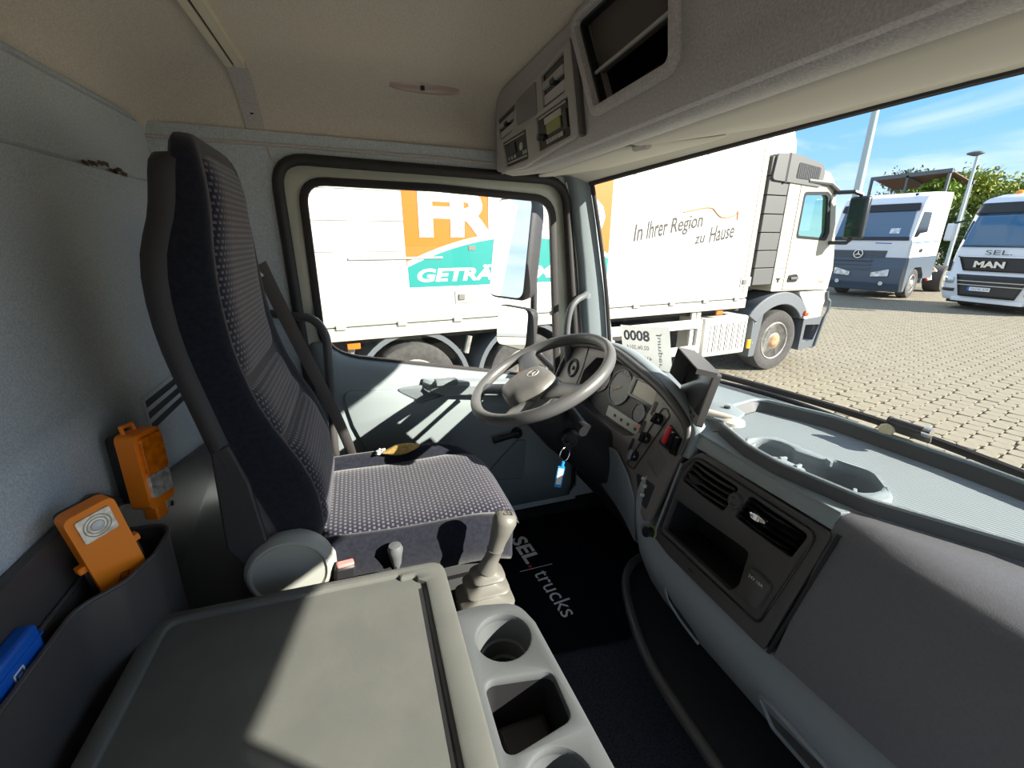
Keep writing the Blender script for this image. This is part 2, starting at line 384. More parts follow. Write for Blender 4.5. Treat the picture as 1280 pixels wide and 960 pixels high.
# the frame U=X, V=Z has normal -Y: d>0 is towards the cab
wall_o = [(-0.54,FZ-0.05),(-0.54,0.30),(0.80,0.27),(0.86,FZ-0.05)]
door_open = rpoly([(-0.200,0.230),(0.755,0.200),(0.845,-0.60),(0.83,-1.10),(-0.19,-1.10)], [0.09,0.11,0.1,0.05,0.05], 6)
ws_ = struct(MB().plate(wall_o, [door_open], (0,1.60,0), X, Z, -0.05, 0.0).build('wall_left', M_wall))
MB().tube([(-0.54,1.598,0.262),(-0.2,1.598,0.258),(0.3,1.598,0.247),(0.5,1.598,0.236),(0.78,1.598,0.218)], 0.005, 8).build('ledge_seam', M_con, ws_)
MB().tube([(-0.208,1.599,0.258),(-0.205,1.599,0.235),(-0.198,1.599,0.215),(-0.175,1.599,0.20)], 0.0025, 6).build('panel_seam', M_con, ws_)
# rubber seal round the aperture
MB().tube([(a, 1.592, c_) for a, c_ in offs(door_open, -0.006)], 0.0165, 10, closed=True).build('aperture_seal', M_rubber, ws_)
# the door: painted frame, window seal, inner panel
d1 = thing('door_1', (0.3,1.62,-1.1), 'driver door with grey plastic panel under the side window', None, None, 'structure')
MB().plate(offs(door_open, -0.005), [offs(Gr, 0.018)], (0,1.62,0), X, Z, -0.02, 0.0, 0.004).build('painted_frame', M_cream, d1)
MB().plate(offs(Gr, 0.020), [offs(Gr, -0.004)], (0,1.615,0), X, Z, -0.012, 0.010, 0.003).build('window_seal', M_rubber, d1)
SX = [-0.19,-0.124,-0.085,-0.034,0.173,0.455,0.78]; SZ = [-0.335,-0.340,-0.378,-0.402,-0.445,-0.500,-0.565]
def sill(x_): return interp(SX, SZ, x_)
rows = []
for i in range(37):
    x_ = -0.185 + 0.995*i/36; s0 = sill(x_); r = []
    for (dz, y_) in ((0.0,1.606),(-0.004,1.594),(-0.016,1.577),(-0.035,1.565),(-0.07,1.556),(-0.10,1.553),(-0.2,1.553),(-0.4,1.556),(-0.62,1.565)):
        z_ = max(-1.10, s0 + dz)
        edge = max(0, (-0.12 - x_)/0.065); r.append((x_, y_ + 0.045*min(1, edge)**2, z_))
    rows.append(r)
dp = MB().grid(rows).build('door_panel', M_door, d1, smooth=60)
md = dp.modifiers.new('s', 'SOLIDIFY'); md.thickness = 0.01; md.offset = 1
lp = rpoly([(-0.088,-0.500),(0.085,-0.512),(0.17,-0.575),(0.255,-0.556),(0.30,-0.53),(0.42,-0.556),(0.76,-0.62),(0.77,-0.98),(0.30,-0.90),(0.05,-0.80),(-0.02,-0.75),(-0.062,-0.63)], 0.03, 4)
MB().plate(lp, [], (0,1.552,0), X, Z, -0.01, 0.012, 0.004).build('lower_panel', M_door, d1)
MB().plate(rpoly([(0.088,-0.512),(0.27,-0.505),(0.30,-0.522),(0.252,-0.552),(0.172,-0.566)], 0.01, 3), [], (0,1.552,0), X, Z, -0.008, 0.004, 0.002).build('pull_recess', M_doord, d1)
# armrest with its pull cup
ar = MB()
ring = []
for x_, y_, h in ((0.19,1.545,0.012),(0.215,1.52,0.03),(0.26,1.505,0.036),(0.45,1.497,0.038),(0.66,1.50,0.038),(0.74,1.54,0.03)):
    zc = -0.497 - 0.10*(x_-0.19) ; ring.append([(x_,1.56,zc+0.012),(x_,y_+0.012,zc+0.012),(x_,y_,zc),(x_,y_+0.004,zc-h),(x_,1.535,zc-h-0.012),(x_,1.56,zc-h-0.014)])
ar.loft(ring); ao = ar.build('armrest', M_door, d1, bevel=0.004)
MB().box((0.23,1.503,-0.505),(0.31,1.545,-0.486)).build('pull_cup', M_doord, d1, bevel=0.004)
MB().lathe([(0.022,0),(0.022,0.022),(0.018,0.028),(0,0.028)], (0.545,1.545,-0.742), (0,-1,0), 16).tube([(0.545,1.52,-0.742),(0.50,1.512,-0.744),(0.44,1.508,-0.750)], [0.012,0.0105,0.013], 10).build('window_crank', M_black, d1)
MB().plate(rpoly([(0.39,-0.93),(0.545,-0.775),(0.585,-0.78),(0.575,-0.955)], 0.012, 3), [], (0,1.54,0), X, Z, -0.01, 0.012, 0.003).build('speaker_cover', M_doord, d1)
# side window glass
wi = struct(MB().plate(offs(Gr, 0.008), [], (0,1.622,0), X, Z, -0.004, 0.0).build('window_1', M_glass), 'side window glass in the driver door')
# grab bar behind the seat belt
gb = MB().tube(spline([(-0.27,1.598,-0.232),(-0.245,1.57,-0.232),(-0.20,1.535,-0.234),(-0.145,1.52,-0.244),(-0.115,1.51,-0.285),(-0.110,1.505,-0.34),(-0.118,1.50,-0.48),(-0.13,1.51,-0.70),(-0.13,1.59,-0.76)]), 0.0135, 12)
gbo = gb.build('grab_bar', M_panel); tag(gbo, 'dark grey bent grab bar on the wall behind the belt', 'grab bar')
MB().lathe([(0.008,0),(0.008,0.004)], (-0.222,1.54,-0.233), (0,-1,0), 10).build('screw', M_chrome, gbo)
# ------------------------------------------------------------------ windscreen pillars, header, windscreen
YC = 0.60
def tt(y): return min(1.0, (y - YC)/0.94 if y > YC else (YC - y)/1.07)
def ws_top(y): t = tt(y); return (1.085 - 0.262*t**1.6, y, 0.272 - 0.085*t**1.6)
def ws_bot(y): t = tt(y); return (1.185 - 0.240*t**1.6, y, -0.435)
def pillar(sg):
    f = lambda y: y if sg > 0 else 1.07 - y
    rings = []
    for x0, x1, z_ in ((0.735,0.822,0.235),(0.765,0.845,0.142),(0.785,0.868,0.02),(0.805,0.892,-0.095),(0.84,0.952,-0.362),(0.87,0.99,-0.56)):
        rings.append([(x0,f(1.596),z_),(x0+0.010,f(1.558),z_),(x0+0.022,f(1.549),z_),(x1-0.006,f(1.548),z_),(x1,f(1.556),z_),(x1+0.035,f(1.60),z_),(x1,f(1.66),z_),(x0+0.01,f(1.66),z_)])
    return MB().loft(rings)
pl = struct(pillar(1).build('trim_2', M_dash, smooth=45), 'grey windscreen pillar trim beside the driver door')
gh = MB().tube(spline([(0.845,1.565,-0.205),(0.815,1.535,-0.212),(0.775,1.515,-0.225),(0.745,1.505,-0.26),(0.735,1.505,-0.34),(0.745,1.51,-0.44),(0.775,1.56,-0.50)]), 0.0125, 12)
tag(gh.build('grab_handle', M_cons, pl), 'grey grab handle curving out of the pillar')
MB().lathe([(0.011,0),(0.010,0.004),(0,0.005)], (0.84,1.5475,-0.215), (-0.2,-1,0), 16).build('screw_cap', M_dash, pl)
MB().tube([(0.752,1.592,0.19),(0.785,1.59,0.06),(0.81,1.59,-0.10),(0.838,1.59,-0.30),(0.86,1.59,-0.50)], 0.005, 8).build('pillar_cable', M_alu, pl)
struct(pillar(-1).build('trim_3', M_dash, smooth=45), 'grey windscreen pillar trim on the passenger side')
yw = [-0.467 + 2.002*k/40 for k in range(41)]
rows = []
for y_ in yw:
    a = Vector(ws_top(y_)); c_ = Vector(ws_bot(y_)); rows.append([a + (c_-a)*k/8 + Vector((0.012*math.sin(math.pi*k/8),0,0)) for k in range(9)])
wsn = struct(MB().grid(rows).build('window_2', M_glass, smooth=60), 'windscreen glass of the cab')
MB().tube([Vector(ws_top(y_)) + Vector((-0.006,0,-0.004)) for y_ in yw], 0.011, 8).build('top_seal', M_rubber, wsn)
MB().tube([Vector(ws_bot(y_)) + Vector((-0.004,0,0.006)) for y_ in yw], 0.010, 8).build('bottom_seal', M_rubber, wsn)
for sg in (1, -1):
    y_ = 1.535 if sg > 0 else -0.467; a = Vector(ws_top(y_)); c_ = Vector(ws_bot(y_))
    MB().tube([a + (c_-a)*k/8 + Vector((0.012*math.sin(math.pi*k/8),0,0)) for k in range(9)], 0.008, 8).build('side_seal', M_rubber, wsn)
# lining between windscreen and overhead console
rows = []
for y_ in [-0.53 + 2.13*k/30 for k in range(31)]:
    a = Vector(ws_top(y_)) + Vector((0.005,0,0.004)); s_ = Vector((0.50,y_,0.215))
    rows.append([s_ + (a-s_)*k/8 + Vector((0,0,0.03*math.sin(math.pi*k/8))) for k in range(9)] + [a + Vector((0.06,0,0.02)), a + Vector((0.02,0,0.17))])
hd = struct(MB().grid(rows).build('trim_4', M_beige, smooth=50), 'pale lining above the windscreen')
md = hd.modifiers.new('s', 'SOLIDIFY'); md.thickness = 0.012; md.offset = 1
# firewall under the dashboard
struct(MB().box((1.0,YR,FZ),(1.04,YL,-0.60)).build('wall_front', M_carpet))
# outer side skin below the windscreen (keeps daylight out of the footwell)
struct(MB().box((0.84,1.62,FZ),(1.02,1.66,-0.42)).build('wall_cowl', M_wall))
# passenger side: the bare door aperture; that door stands open, out of view
struct(MB().plate(wall_o, [door_open], (0,YR,0), X, Z, 0.0, 0.03).build('wall_right', M_wall))
# ================================================================== THINGS INSIDE THE CAB
# ------------------------------------------------------------------ driver's seat
SY = 1.08
seat = thing('driver_seat', (0.05,SY,FZ), 'dark navy cloth driver seat with patterned centre panels', 'seat')
Zs = [-.62,-.58,-.5,-.42,-.34,-.26,-.18,-.10,-.02,.03,.08,.122,.155,.173]
XF = [-.125,-.120,-.125,-.150,-.195,-.218,-.230,-.231,-.228,-.225,-.223,-.225,-.230,-.243]
XR = [-.23,-.24,-.262,-.28,-.295,-.31,-.327,-.333,-.330,-.312,-.305,-.300,-.298,-.297]
HW = [.220,.228,.236,.240,.240,.238,.235,.230,.218,.190,.180,.174,.160,.120]
BO = [.0,.015,.03,.04,.042,.036,.03,.022,.014,.010,.008,.006,.003,0]
def sm(a, b, x_): t = max(0, min(1, (x_-a)/(b-a))); return t*t*(3-2*t)
def sect(i):
    r = []; xf, xr, hw, bo = XF[i], XR[i]+0.022, HW[i], BO[i]
    for k in range(25):
        s = -1 + 2*k/24; a = abs(s)
        rim = (1 - math.sqrt(max(0, 1 - ((a-0.86)/0.14)**2))) if a > 0.86 else 0
        x_ = xf + bo*sm(0.74,0.86,a)*0.5 - rim*(xf + bo - (xf*0.45+xr*0.55))
        r.append((x_, SY + hw*s, Zs[i]))
    for k in range(9):
        s = 1 - 2*k/8; r.append((xr + (0.02 if abs(s) > 0.9 else 0), SY + hw*s*0.97, Zs[i]))
    return r
MB().loft([sect(i) for i in range(len(Zs))]).build('backrest', M_seat, seat, smooth=80, sub=1)
def shell(i):
    xr, hw = XR[i], HW[i]+0.006
    return [(xr+0.075, SY-hw, Zs[i]), (xr+0.02, SY-hw-0.002, Zs[i]), (xr+0.004, SY-hw*0.92, Zs[i]), (xr, SY-hw*0.6, Zs[i]), (xr-0.004, SY, Zs[i]), (xr, SY+hw*0.6, Zs[i]), (xr+0.004, SY+hw*0.92, Zs[i]), (xr+0.02, SY+hw+0.002, Zs[i]), (xr+0.075, SY+hw, Zs[i])]
MB().loft([shell(i) for i in range(len(Zs)-2)] + [[(x_+0.01, SY+(y_-SY)*0.9, 0.138) for x_, y_, _ in shell(len(Zs)-3)]]).build('back_shell', M_shell, seat, smooth=80, sub=1)
# lower side plate of the shell
MB().prism([(-0.275,-0.36),(-0.245,-0.35),(-0.225,-0.43),(-0.215,-0.56),(-0.205,-0.60),(-0.25,-0.625),(-0.285,-0.56)], (0,0.845,0), X, Z, -0.01, 0.008).build('side_plate', M_shell, seat, bevel=0.004)
def pad(z0, z1, nz=18):
    g = []; uv = []; n = 22; arc = 0; last = None
    for i in range(nz+1):
        t = i/nz; z_ = z0 + (z1-z0)*t; xf = interp(Zs, XF, z_); hw = interp(Zs, HW, z_)*0.765
        p = Vector((xf,0,z_)); arc += (p-last).length if last else 0; last = p
        row = []; ur = []
        for k in range(n+1):
            b_ = -1 + 2*k/n; h = 0.020*(1-abs(b_)**8)*(1-abs(2*t-1)**(10 if z1-z0 > .2 else 6)) - 0.006
            row.append((xf + h, SY + hw*b_, z_)); ur.append((hw*b_, z0+arc))
        g.append(row); uv.append(ur)
    return MB().grid(g, uv)
for z0, z1 in ((-0.268,0.148),(-0.385,-0.270),(-0.62,-0.387)):
    pad(z0, z1).build('back_panel', M_pat, seat, smooth=80)
# cushion
CX = [-.185,-.15,-.08,.02,.12,.20,.26,.30,.325,.335]
CT = [-.650,-.640,-.642,-.648,-.648,-.646,-.650,-.664,-.690,-.72]
CB = [.02,.034,.036,.036,.036,.034,.026,.014,.004,0]
CH = [.21,.225,.232,.238,.242,.242,.240,.232,.222,.20]
def csec(i):
    r = []
    for k in range(25):
        s = -1 + 2*k/24; a = abs(s)
        rim = (1 - math.sqrt(max(0, 1 - ((a-0.86)/0.14)**2))) if a > 0.86 else 0
        xx = CX[i] - 0.03*sm(0.7,1.0,a)*(i > 5)
        r.append((xx, SY + CH[i]*s, CT[i] + CB[i]*sm(0.66,0.86,a) - 0.07*rim))
    r.append((CX[i]-0.03*(i > 5), SY + CH[i]*1.0, -0.765)); r.append((CX[i], SY, -0.775)); r.append((CX[i]-0.03*(i > 5), SY - CH[i]*1.0, -0.765))
    return r
MB().loft([csec(i) for i in range(len(CX))]).build('cushion', M_seat, seat, smooth=80, sub=1)
g = []; uv = []; arc = 0; last = None
for i in range(31):
    t = i/30; x_ = -0.15 + 0.478*t
    zt = interp(CX, CT, x_) ; p = Vector((x_,0,zt)); arc += (p-last).length if last else 0; last = p
    row = []; ur = []
    for k in range(23):
        b_ = -1 + 2*k/22; hw = interp(CX, CH, x_)*0.745
        row.append((x_ + 0.006*sm(0.85,1,t), SY + hw*b_, zt + 0.016*(1-abs(b_)**8) - 0.004)); ur.append((hw*b_, arc))
    g.append(row); uv.append(ur)
MB().grid(g, uv).build('cushion_panel', M_pat, seat, smooth=80)
b = MB().loft([[(0.03+0.095*t + 0.01*math.cos(a), 1.262 + (0.012+0.012*math.sin(math.pi*t))*math.cos(a), -0.610 + (0.004+0.012*math.sin(math.pi*t))*math.sin(a)) for a in [2*math.pi*k/10 for k in range(10)]] for t in [j/8 for j in range(9)]])
b.build('torn_foam', M_foam, seat, smooth=60)
b = MB()
for k in range(14):
    c_ = (0.018+random.uniform(-.012,.012), 1.262+random.uniform(-.014,.014), -0.611+random.uniform(-.004,.004))
    b.lathe([(0,-0.004),(0.004,-0.002),(0.005,0.002),(0,0.004)], c_, (random.uniform(-1,1),random.uniform(-1,1),1), 6)
b.build('fluff', M_fluff, seat)
# recliner cover, base with bellows
MB().lathe([(0.0,0.0),(0.078,0.0),(0.082,0.006),(0.082,0.03),(0.074,0.042),(0.070,0.043),(0.066,0.038),(0,0.040)], (-0.185,0.865,-0.636), (0,-1,0), 36).build('recliner_cover', M_recl, seat)
MB().box((-0.25,0.845,-0.70),(-0.10,0.875,-0.62)).build('hinge_block', M_recl, seat, bevel=0.012)
ring = []
for k in range(13):
    z_ = -0.775 - 0.365*k/12; q = 0.012 if k % 2 else -0.008
    ring.append([(-0.16-q,0.92-q,z_),(0.24+q,0.92-q,z_),(0.24+q,1.32+q,z_),(-0.16-q,1.32+q,z_)])
MB().loft(ring).build('suspension_bellows', M_black, seat)
MB().box((-0.2,0.88,-1.15),(0.28,1.36,-1.125)).build('seat_base', M_black, seat, bevel=0.006)
MB().lathe([(0.0,0.020),(0.013,0.018),(0.017,0.008),(0.014,-0.006),(0.010,-0.03)], (0.02,0.835,-0.645), Z, 16).tube([(0.02,0.835,-0.66),(0.02,0.86,-0.72)], 0.008, 8).build('height_lever', M_cons, seat)
# buckle stalk
bk = MB().cbox((0,0,-0.04), (0.042,0.022,0.085)); bko = bk.build('buckle', M_black, seat, bevel=0.006); bko.location = Vector((-0.082,0.828,-0.645)) - wl(seat); bko.rotation_euler = (0.1,0.12,0.2)
# (the stalk is built round its own pivot)
for v in bko.data.vertices: v.co += wl(seat)
bt_ = MB().cbox((0,0,0.004), (0.034,0.016,0.008)).build('release_button', M_pink, bko, bevel=0.003)
for v in bt_.data.vertices: v.co += wl(seat)
# belt guide on the far shoulder and the belt
MB().loft([[(-0.262+0.02*math.cos(a)*f, 1.315+0.012*math.sin(a)*f, z_) for a in [2*math.pi*k/12 for k in range(12)]] for z_, f in ((-0.115,0.5),(-0.09,1.0),(-0.04,1.3),(0.0,1.2),(0.03,0.6))]).build('shoulder_guide', M_shell, seat, smooth=70)
belt = thing('seat_belt', (-0.1,1.330,-0.66), 'grey seat belt strap running down the far side of the seat', 'seat belt')
path = spline([(-0.232,1.325,-0.065),(-0.215,1.335,-0.13),(-0.183,1.340,-0.24),(-0.128,1.345,-0.42),(-0.098,1.347,-0.52),(-0.078,1.349,-0.60),(-0.068,1.351,-0.655)], 5)
rings = []
for i, p in enumerate(path):
    t = i/(len(path)-1); ang = 0.15 + 0.55*t; wv = Vector((math.cos(ang)*0.85, -0.35, 0.42*math.cos(ang)))*0.021; nn = Vector((0.5,-0.8,0.3)).normalized()*0.0009
    rings.append([p - wv - nn, p + wv - nn, p + wv + nn, p - wv + nn])
MB().loft(rings).build('strap', M_belt, belt)
MB().tube([(-0.262,1.310,-0.045),(-0.244,1.302,-0.072),(-0.228,1.310,-0.092),(-0.240,1.326,-0.088),(-0.258,1.326,-0.060)], 0.0045, 8, closed=True).build('belt_loop', M_alu, belt)
MB().plate(rrect(-0.018,-0.03,0.018,0.022,0.005), [rrect(-0.012,0.004,0.012,0.014,0.003)], (-0.075,1.335,-0.665), (1,-0.2,0), (0.45,-0.3,0.8), -0.001, 0.002).build('latch_plate', M_chrome, belt)
MB().cbox((-0.098,1.348,-0.70), (0.045,0.02,0.07)).build('lower_anchor', M_black, belt, bevel=0.005)

# ------------------------------------------------------------------ black lower panel on the back wall, storage bin, lamps, blue box
lpn = MB().plate(rpoly([(-0.40,-0.415),(0.86,-0.415),(0.93,-0.47),(1.02,-0.50),(1.56,-0.60),(1.56,-1.14),(-0.40,-1.14)], 0.02, 3), [], (-0.462,0,0), Y, Z, -0.012, 0.006, 0.003).build('lower_wall_panel', M_panel)
tag(lpn, 'black plastic panel covering the foot of the back wall', 'panel')
MB().lathe([(0.006,0),(0.006,0.003)], (-0.456,1.10,-0.585), X, 10).build('screw', M_black, lpn)
bin_ = thing('storage_bin', (-0.42,0.5,-0.9), 'black open storage bin between the back wall and the lid', 'storage bin')
rim = rpoly([(-0.452,-0.10),(-0.424,-0.10),(-0.427,0.675),(-0.385,0.715),(-0.366,0.775),(-0.366,0.870),(-0.452,0.870)], [0.005,0.01,0.05,0.04,0.04,0.045,0.01], 6)
def bz(a, b_): return -0.50 + 0.03*max(0, (0.69-b_))*0.5 - 0.03*max(0, -a-0.0) *0
outer = [(a, b_, -0.505) for a, b_ in rim]; inner = [(a, b_, -0.505) for a, b_ in offs(rim, -0.004)]
mid = Vector((-0.42,0.5,0))
def dn(P, z_, k): return [(mid.x + (p[0]-mid.x)*k, mid.y + (p[1]-mid.y)*(0.5+0.5*k), z_) for p in P]
MB().loft([dn(inner,-0.86,0.92), inner, outer, dn(outer,-0.88,0.95)]).build('bin_body', M_panel, bin_, smooth=50)
MB().tube([(a, b_, -0.503) for a, b_ in rim], 0.0035, 8, closed=True).build('bin_rim', M_panel, bin_)
def warn_lamp(name, loc, up, fwd, label, w_, h_, dpt, kind):
    # a folding orange warning lamp; local axes: a = width, b = height, c = out of its face
    up = Vector(up).normalized(); n = Vector(fwd); n = (n - up*n.dot(up)).normalized(); u = up.cross(n)
    T = Matrix.Translation(Vector(loc)) @ Matrix((u, up, n)).transposed().to_4x4()
    o = thing(name, loc, label, 'warning lamp', 'orange warning lamps by the back wall')
    MB(T).plate(rrect(-w_/2,0,w_/2,h_,0.012), [], (0,0,0), X, Y, 0, dpt).build('housing', M_orange, o, bevel=0.006, seg=3)
    MB(T).plate(rrect(-w_/2+0.004,0.01,w_/2-0.004,h_-0.004,0.01), [], (0,0,0), X, Y, -dpt*0.55, 0.001).build('back_case', M_black, o, bevel=0.004)
    if kind == 'face':
        MB(T).plate(rrect(-w_*0.40,h_*0.46,w_*0.40,h_*0.94,0.008), [], (0,0,0), X, Y, dpt-0.002, dpt+0.007).build('amber_lens', M_lens, o, bevel=0.003)
        MB(T).plate(rrect(-w_*0.40,h_*0.14,w_*0.40,h_*0.45,0.008), [], (0,0,0), X, Y, dpt-0.002, dpt+0.006).build('clear_lens', M_clear, o, bevel=0.003)
        MB(T).tube([(-w_*0.3,h_-0.002,dpt*0.3),(-w_*0.3,h_+0.012,dpt*0.2),(w_*0.1,h_+0.012,dpt*0.2),(w_*0.1,h_-0.002,dpt*0.3)], 0.004, 8).build('carry_loop', M_orange, o)
        MB(T).box((-0.014,-0.03,0.004),(0.014,0.004,dpt-0.006)).build('foot', M_orange, o, bevel=0.003)
    else:
        MB(T).plate(rrect(-w_*0.34,h_*0.70,w_*0.34,h_*0.94,0.004), [], (0,0,0), X, Y, dpt-0.002, dpt+0.003).build('lens_window', M_clear, o, bevel=0.001)
        for r in (0.007,0.0115,0.016):
            MB(T).lathe([(r,0),(r+0.001,0.001),(r+0.002,0)], (0,h_*0.82,dpt+0.003), Z, 20, caps=False).build('lens_ring', M_alu, o)
        MB(T).lathe([(0.008,0),(0.006,0.002),(0,0.003)], (0,h_*0.82,dpt+0.003), Z, 16).build('bulb_dome', M_white, o)
        for sg in (-1, 1):
            MB(T).box((sg*w_/2-0.010 if sg < 0 else sg*w_/2-0.002, h_*0.42, 0.006),(sg*w_/2+0.002 if sg < 0 else sg*w_/2+0.010, h_*0.49, dpt-0.006)).build('hinge_lug', M_orange, o, bevel=0.002)
            MB(T).box((sg*(w_/2+0.002)-0.003,-0.02,0.004),(sg*(w_/2+0.002)+0.003,h_*0.42,dpt-0.008)).build('hinge_arm', M_black, o)
        MB(T).tube([(-0.010,h_*0.16,dpt+0.0005),(-0.002,h_*0.24,dpt+0.0005),(0.008,h_*0.22,dpt+0.0005),(0.004,h_*0.17,dpt+0.0005),(-0.006,h_*0.18,dpt+0.0005)], 0.0007, 5).build('moulded_mark', M_rubber, o)
    return o
warn_lamp('warning_lamp', (-0.432,0.938,-0.490), (0.0,0.05,1), (0.93,-0.30,0.12), 'orange warning lamp with amber and clear lenses, nearer the seat', 0.062, 0.150, 0.036, 'face')
warn_lamp('warning_lamp', (-0.416,0.770,-0.545), (-0.06,-0.12,1), (0.70,-0.66,0.10), 'orange folding warning lamp standing in the black storage bin', 0.064, 0.170, 0.026, 'fold')
bb = thing('blue_box', (-0.47,0.5,-0.52), 'bright blue plastic box with a small white symbol, behind the bin', 'box')
T = Matrix.Translation((-0.434,0.622,-0.575))
MB(T).box((-0.024,-0.30,0),(0,0.0,0.105)).build('case', M_blue, bb, bevel=0.006, seg=3)
MB(T).box((-0.025,-0.301,0.086),(0.001,0.001,0.089)).build('lid_seam', M_blue, bb)
MB(T).plate(rrect(-0.060,0.052,-0.042,0.080,0.002), [rrect(-0.058,0.0545,-0.044,0.0775,0.001)], (0.0005,0,0), Y, Z, 0, 0.0006).text('E', (0.0007,-0.0545,0.060), Y, Z, 0.013, depth=0.0004, bold=0.02).build('printed_symbol', M_white, bb)

# ------------------------------------------------------------------ centre console: lid table and cup-holder tray
con = thing('centre_console', (0.0,0.45,FZ), 'dark grey centre console with a wide flat lid', 'console')
LZ = -0.62
lo = rpoly([(-0.405,0.18),(0.105,0.12),(0.108,0.752),(-0.392,0.772)], [0.02,0.03,0.035,0.03], 5)
li = rpoly([(-0.378,0.20),(0.062,0.15),(0.066,0.70),(0.052,0.712),(0.052,0.724),(0.02,0.724),(0.02,0.735),(-0.362,0.748)], [0.02,0.01,0.006,0.004,0.006,0.006,0.004,0.02], 4)
MB().plate(lo, [li], (0,0,LZ), X, Y, -0.03, 0.0, 0.006).build('lid_rim', M_lid, con)
MB().plate(offs(li, 0.004), [], (0,0,LZ), X, Y, -0.03, -0.009, 0.0).build('lid_surface', M_lid, con)
MB().plate(rpoly([(0.050,0.16),(0.0585,0.16),(0.0605,0.695),(0.052,0.695)], 0.003, 2), [], (0,0,LZ), X, Y, -0.012, -0.0085).build('lid_groove', M_black, con)
MB().prism([(-0.40,-1.14),(0.09,-1.14),(0.10,-0.65),(-0.398,-0.65)], (0,0,0), X, Z, -0.745, -0.14).build('pedestal', M_panel, con, bevel=0.01)
TZ = -0.68
to = rpoly([(0.098,0.12),(0.275,0.12),(0.262,0.40),(0.252,0.60),(0.235,0.655),(0.165,0.672),(0.098,0.672)], [0.01,0.03,0.3,0.04,0.05,0.04,0.01], 5)
circ = lambda cx, cy, r, n=28: [(cx + r*math.cos(2*math.pi*k/n), cy + r*math.sin(2*math.pi*k/n)) for k in range(n)]
bn = rpoly([(0.128,0.398),(0.238,0.418),(0.240,0.498),(0.128,0.518)], 0.018, 5)
MB().plate(to, [circ(0.185,0.588,0.049), circ(0.185,0.345,0.047), bn], (0,0,TZ), X, Y, -0.02, 0.0, 0.005).build('cup_tray', M_cons, con)
MB().loft([[(a, b_, TZ-0.01) for a, b_ in to], [(a + 0.01, b_, -1.14) for a, b_ in to]], caps=False).build('tray_side', M_cons, con, smooth=40)
for cy_, r in ((0.588,0.049),(0.345,0.047)):
    MB().lathe([(r+0.001,-0.005),(r-0.001,-0.03),(r-0.004,-0.055),(r-0.008,-0.058),(r-0.009,-0.09),(r-0.014,-0.093),(r-0.015,-0.12),(0,-0.12)], (0.185,cy_,TZ), Z, 28, caps=False).build('cup_well', M_cons, con)
    MB().lathe([(0.020,0),(0.020,0.004),(0.024,0.004),(0.024,0)], (0.185,cy_,TZ-0.12), Z, 24, caps=False).build('well_ring', M_cons, con)
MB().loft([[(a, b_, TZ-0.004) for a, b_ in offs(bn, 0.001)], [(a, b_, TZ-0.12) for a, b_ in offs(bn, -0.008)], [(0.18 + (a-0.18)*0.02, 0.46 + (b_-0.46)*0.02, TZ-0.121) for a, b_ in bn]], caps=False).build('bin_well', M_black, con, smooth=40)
MB().box((0.14,0.42,-0.80),(0.23,0.50,-0.765)).build('bin_insert', M_panel, con, bevel=0.012)

# ------------------------------------------------------------------ gear lever
gl = thing('gear_lever', (0.20,0.77,-0.80), 'grey gear lever with a stack of rubber bellows', 'gear lever')
for z_, a, c_, cx in ((-0.790,0.057,0.050,0.198),(-0.757,0.060,0.050,0.199),(-0.727,0.048,0.042,0.202),(-0.700,0.037,0.033,0.206)):
    q = rrect(-a, -c_, a, c_, 0.022, 4)
    MB().loft([[(cx + p[0]*k, 0.77 + p[1]*k, z_ + h) for p in q] for k, h in ((0.45,-0.014),(0.88,-0.006),(1.0,0.0),(0.90,0.005),(0.52,0.009),(0.42,0.022))]).build('bellows_fold', M_gear, gl, smooth=60)
lv = [Vector((0.206,0.77,-0.69)), Vector((0.216,0.768,-0.662)), Vector((0.224,0.767,-0.64)), Vector((0.2245,0.767,-0.637)), Vector((0.231,0.766,-0.615)), Vector((0.238,0.765,-0.592)), Vector((0.245,0.765,-0.570)), Vector((0.249,0.765,-0.556)), Vector((0.251,0.765,-0.551))]
MB().tube(lv[:4], [0.022,0.0165,0.0165,0.0185], 18).build('lever_collar', M_gear, gl, smooth=60)
MB().tube(lv[3:], [0.0170,0.0185,0.0225,0.0265,0.0225,0.010], 20).build('gear_knob', M_gear, gl, smooth=70)
ax = (lv[-1]-lv[3]).normalized(); uu = Vector((0,-1,0)); vv = ax.cross(uu)*-1
kp = lv[-1] + ax*0.0006
kb = MB().plate(rrect(-0.010,-0.010,0.010,0.010,0.002), [rrect(-0.009,-0.009,0.009,0.009,0.001)], kp, uu, vv, 0, 0.0008)
for k in (-0.006,0,0.006): kb.plate([(k-0.0005,-0.007),(k+0.0005,-0.007),(k+0.0005,0.007),(k-0.0005,0.007)], [], kp, uu, vv, 0, 0.0008)
kb.plate([(-0.006,-0.0005),(0.006,-0.0005),(0.006,0.0005),(-0.006,0.0005)], [], kp, uu, vv, 0, 0.0008)
kb.build('shift_pattern', M_black, gl)
MB().box((0.14,0.70,-1.14),(0.27,0.84,-0.795)).build('lever_plinth', M_panel, gl, bevel=0.01)

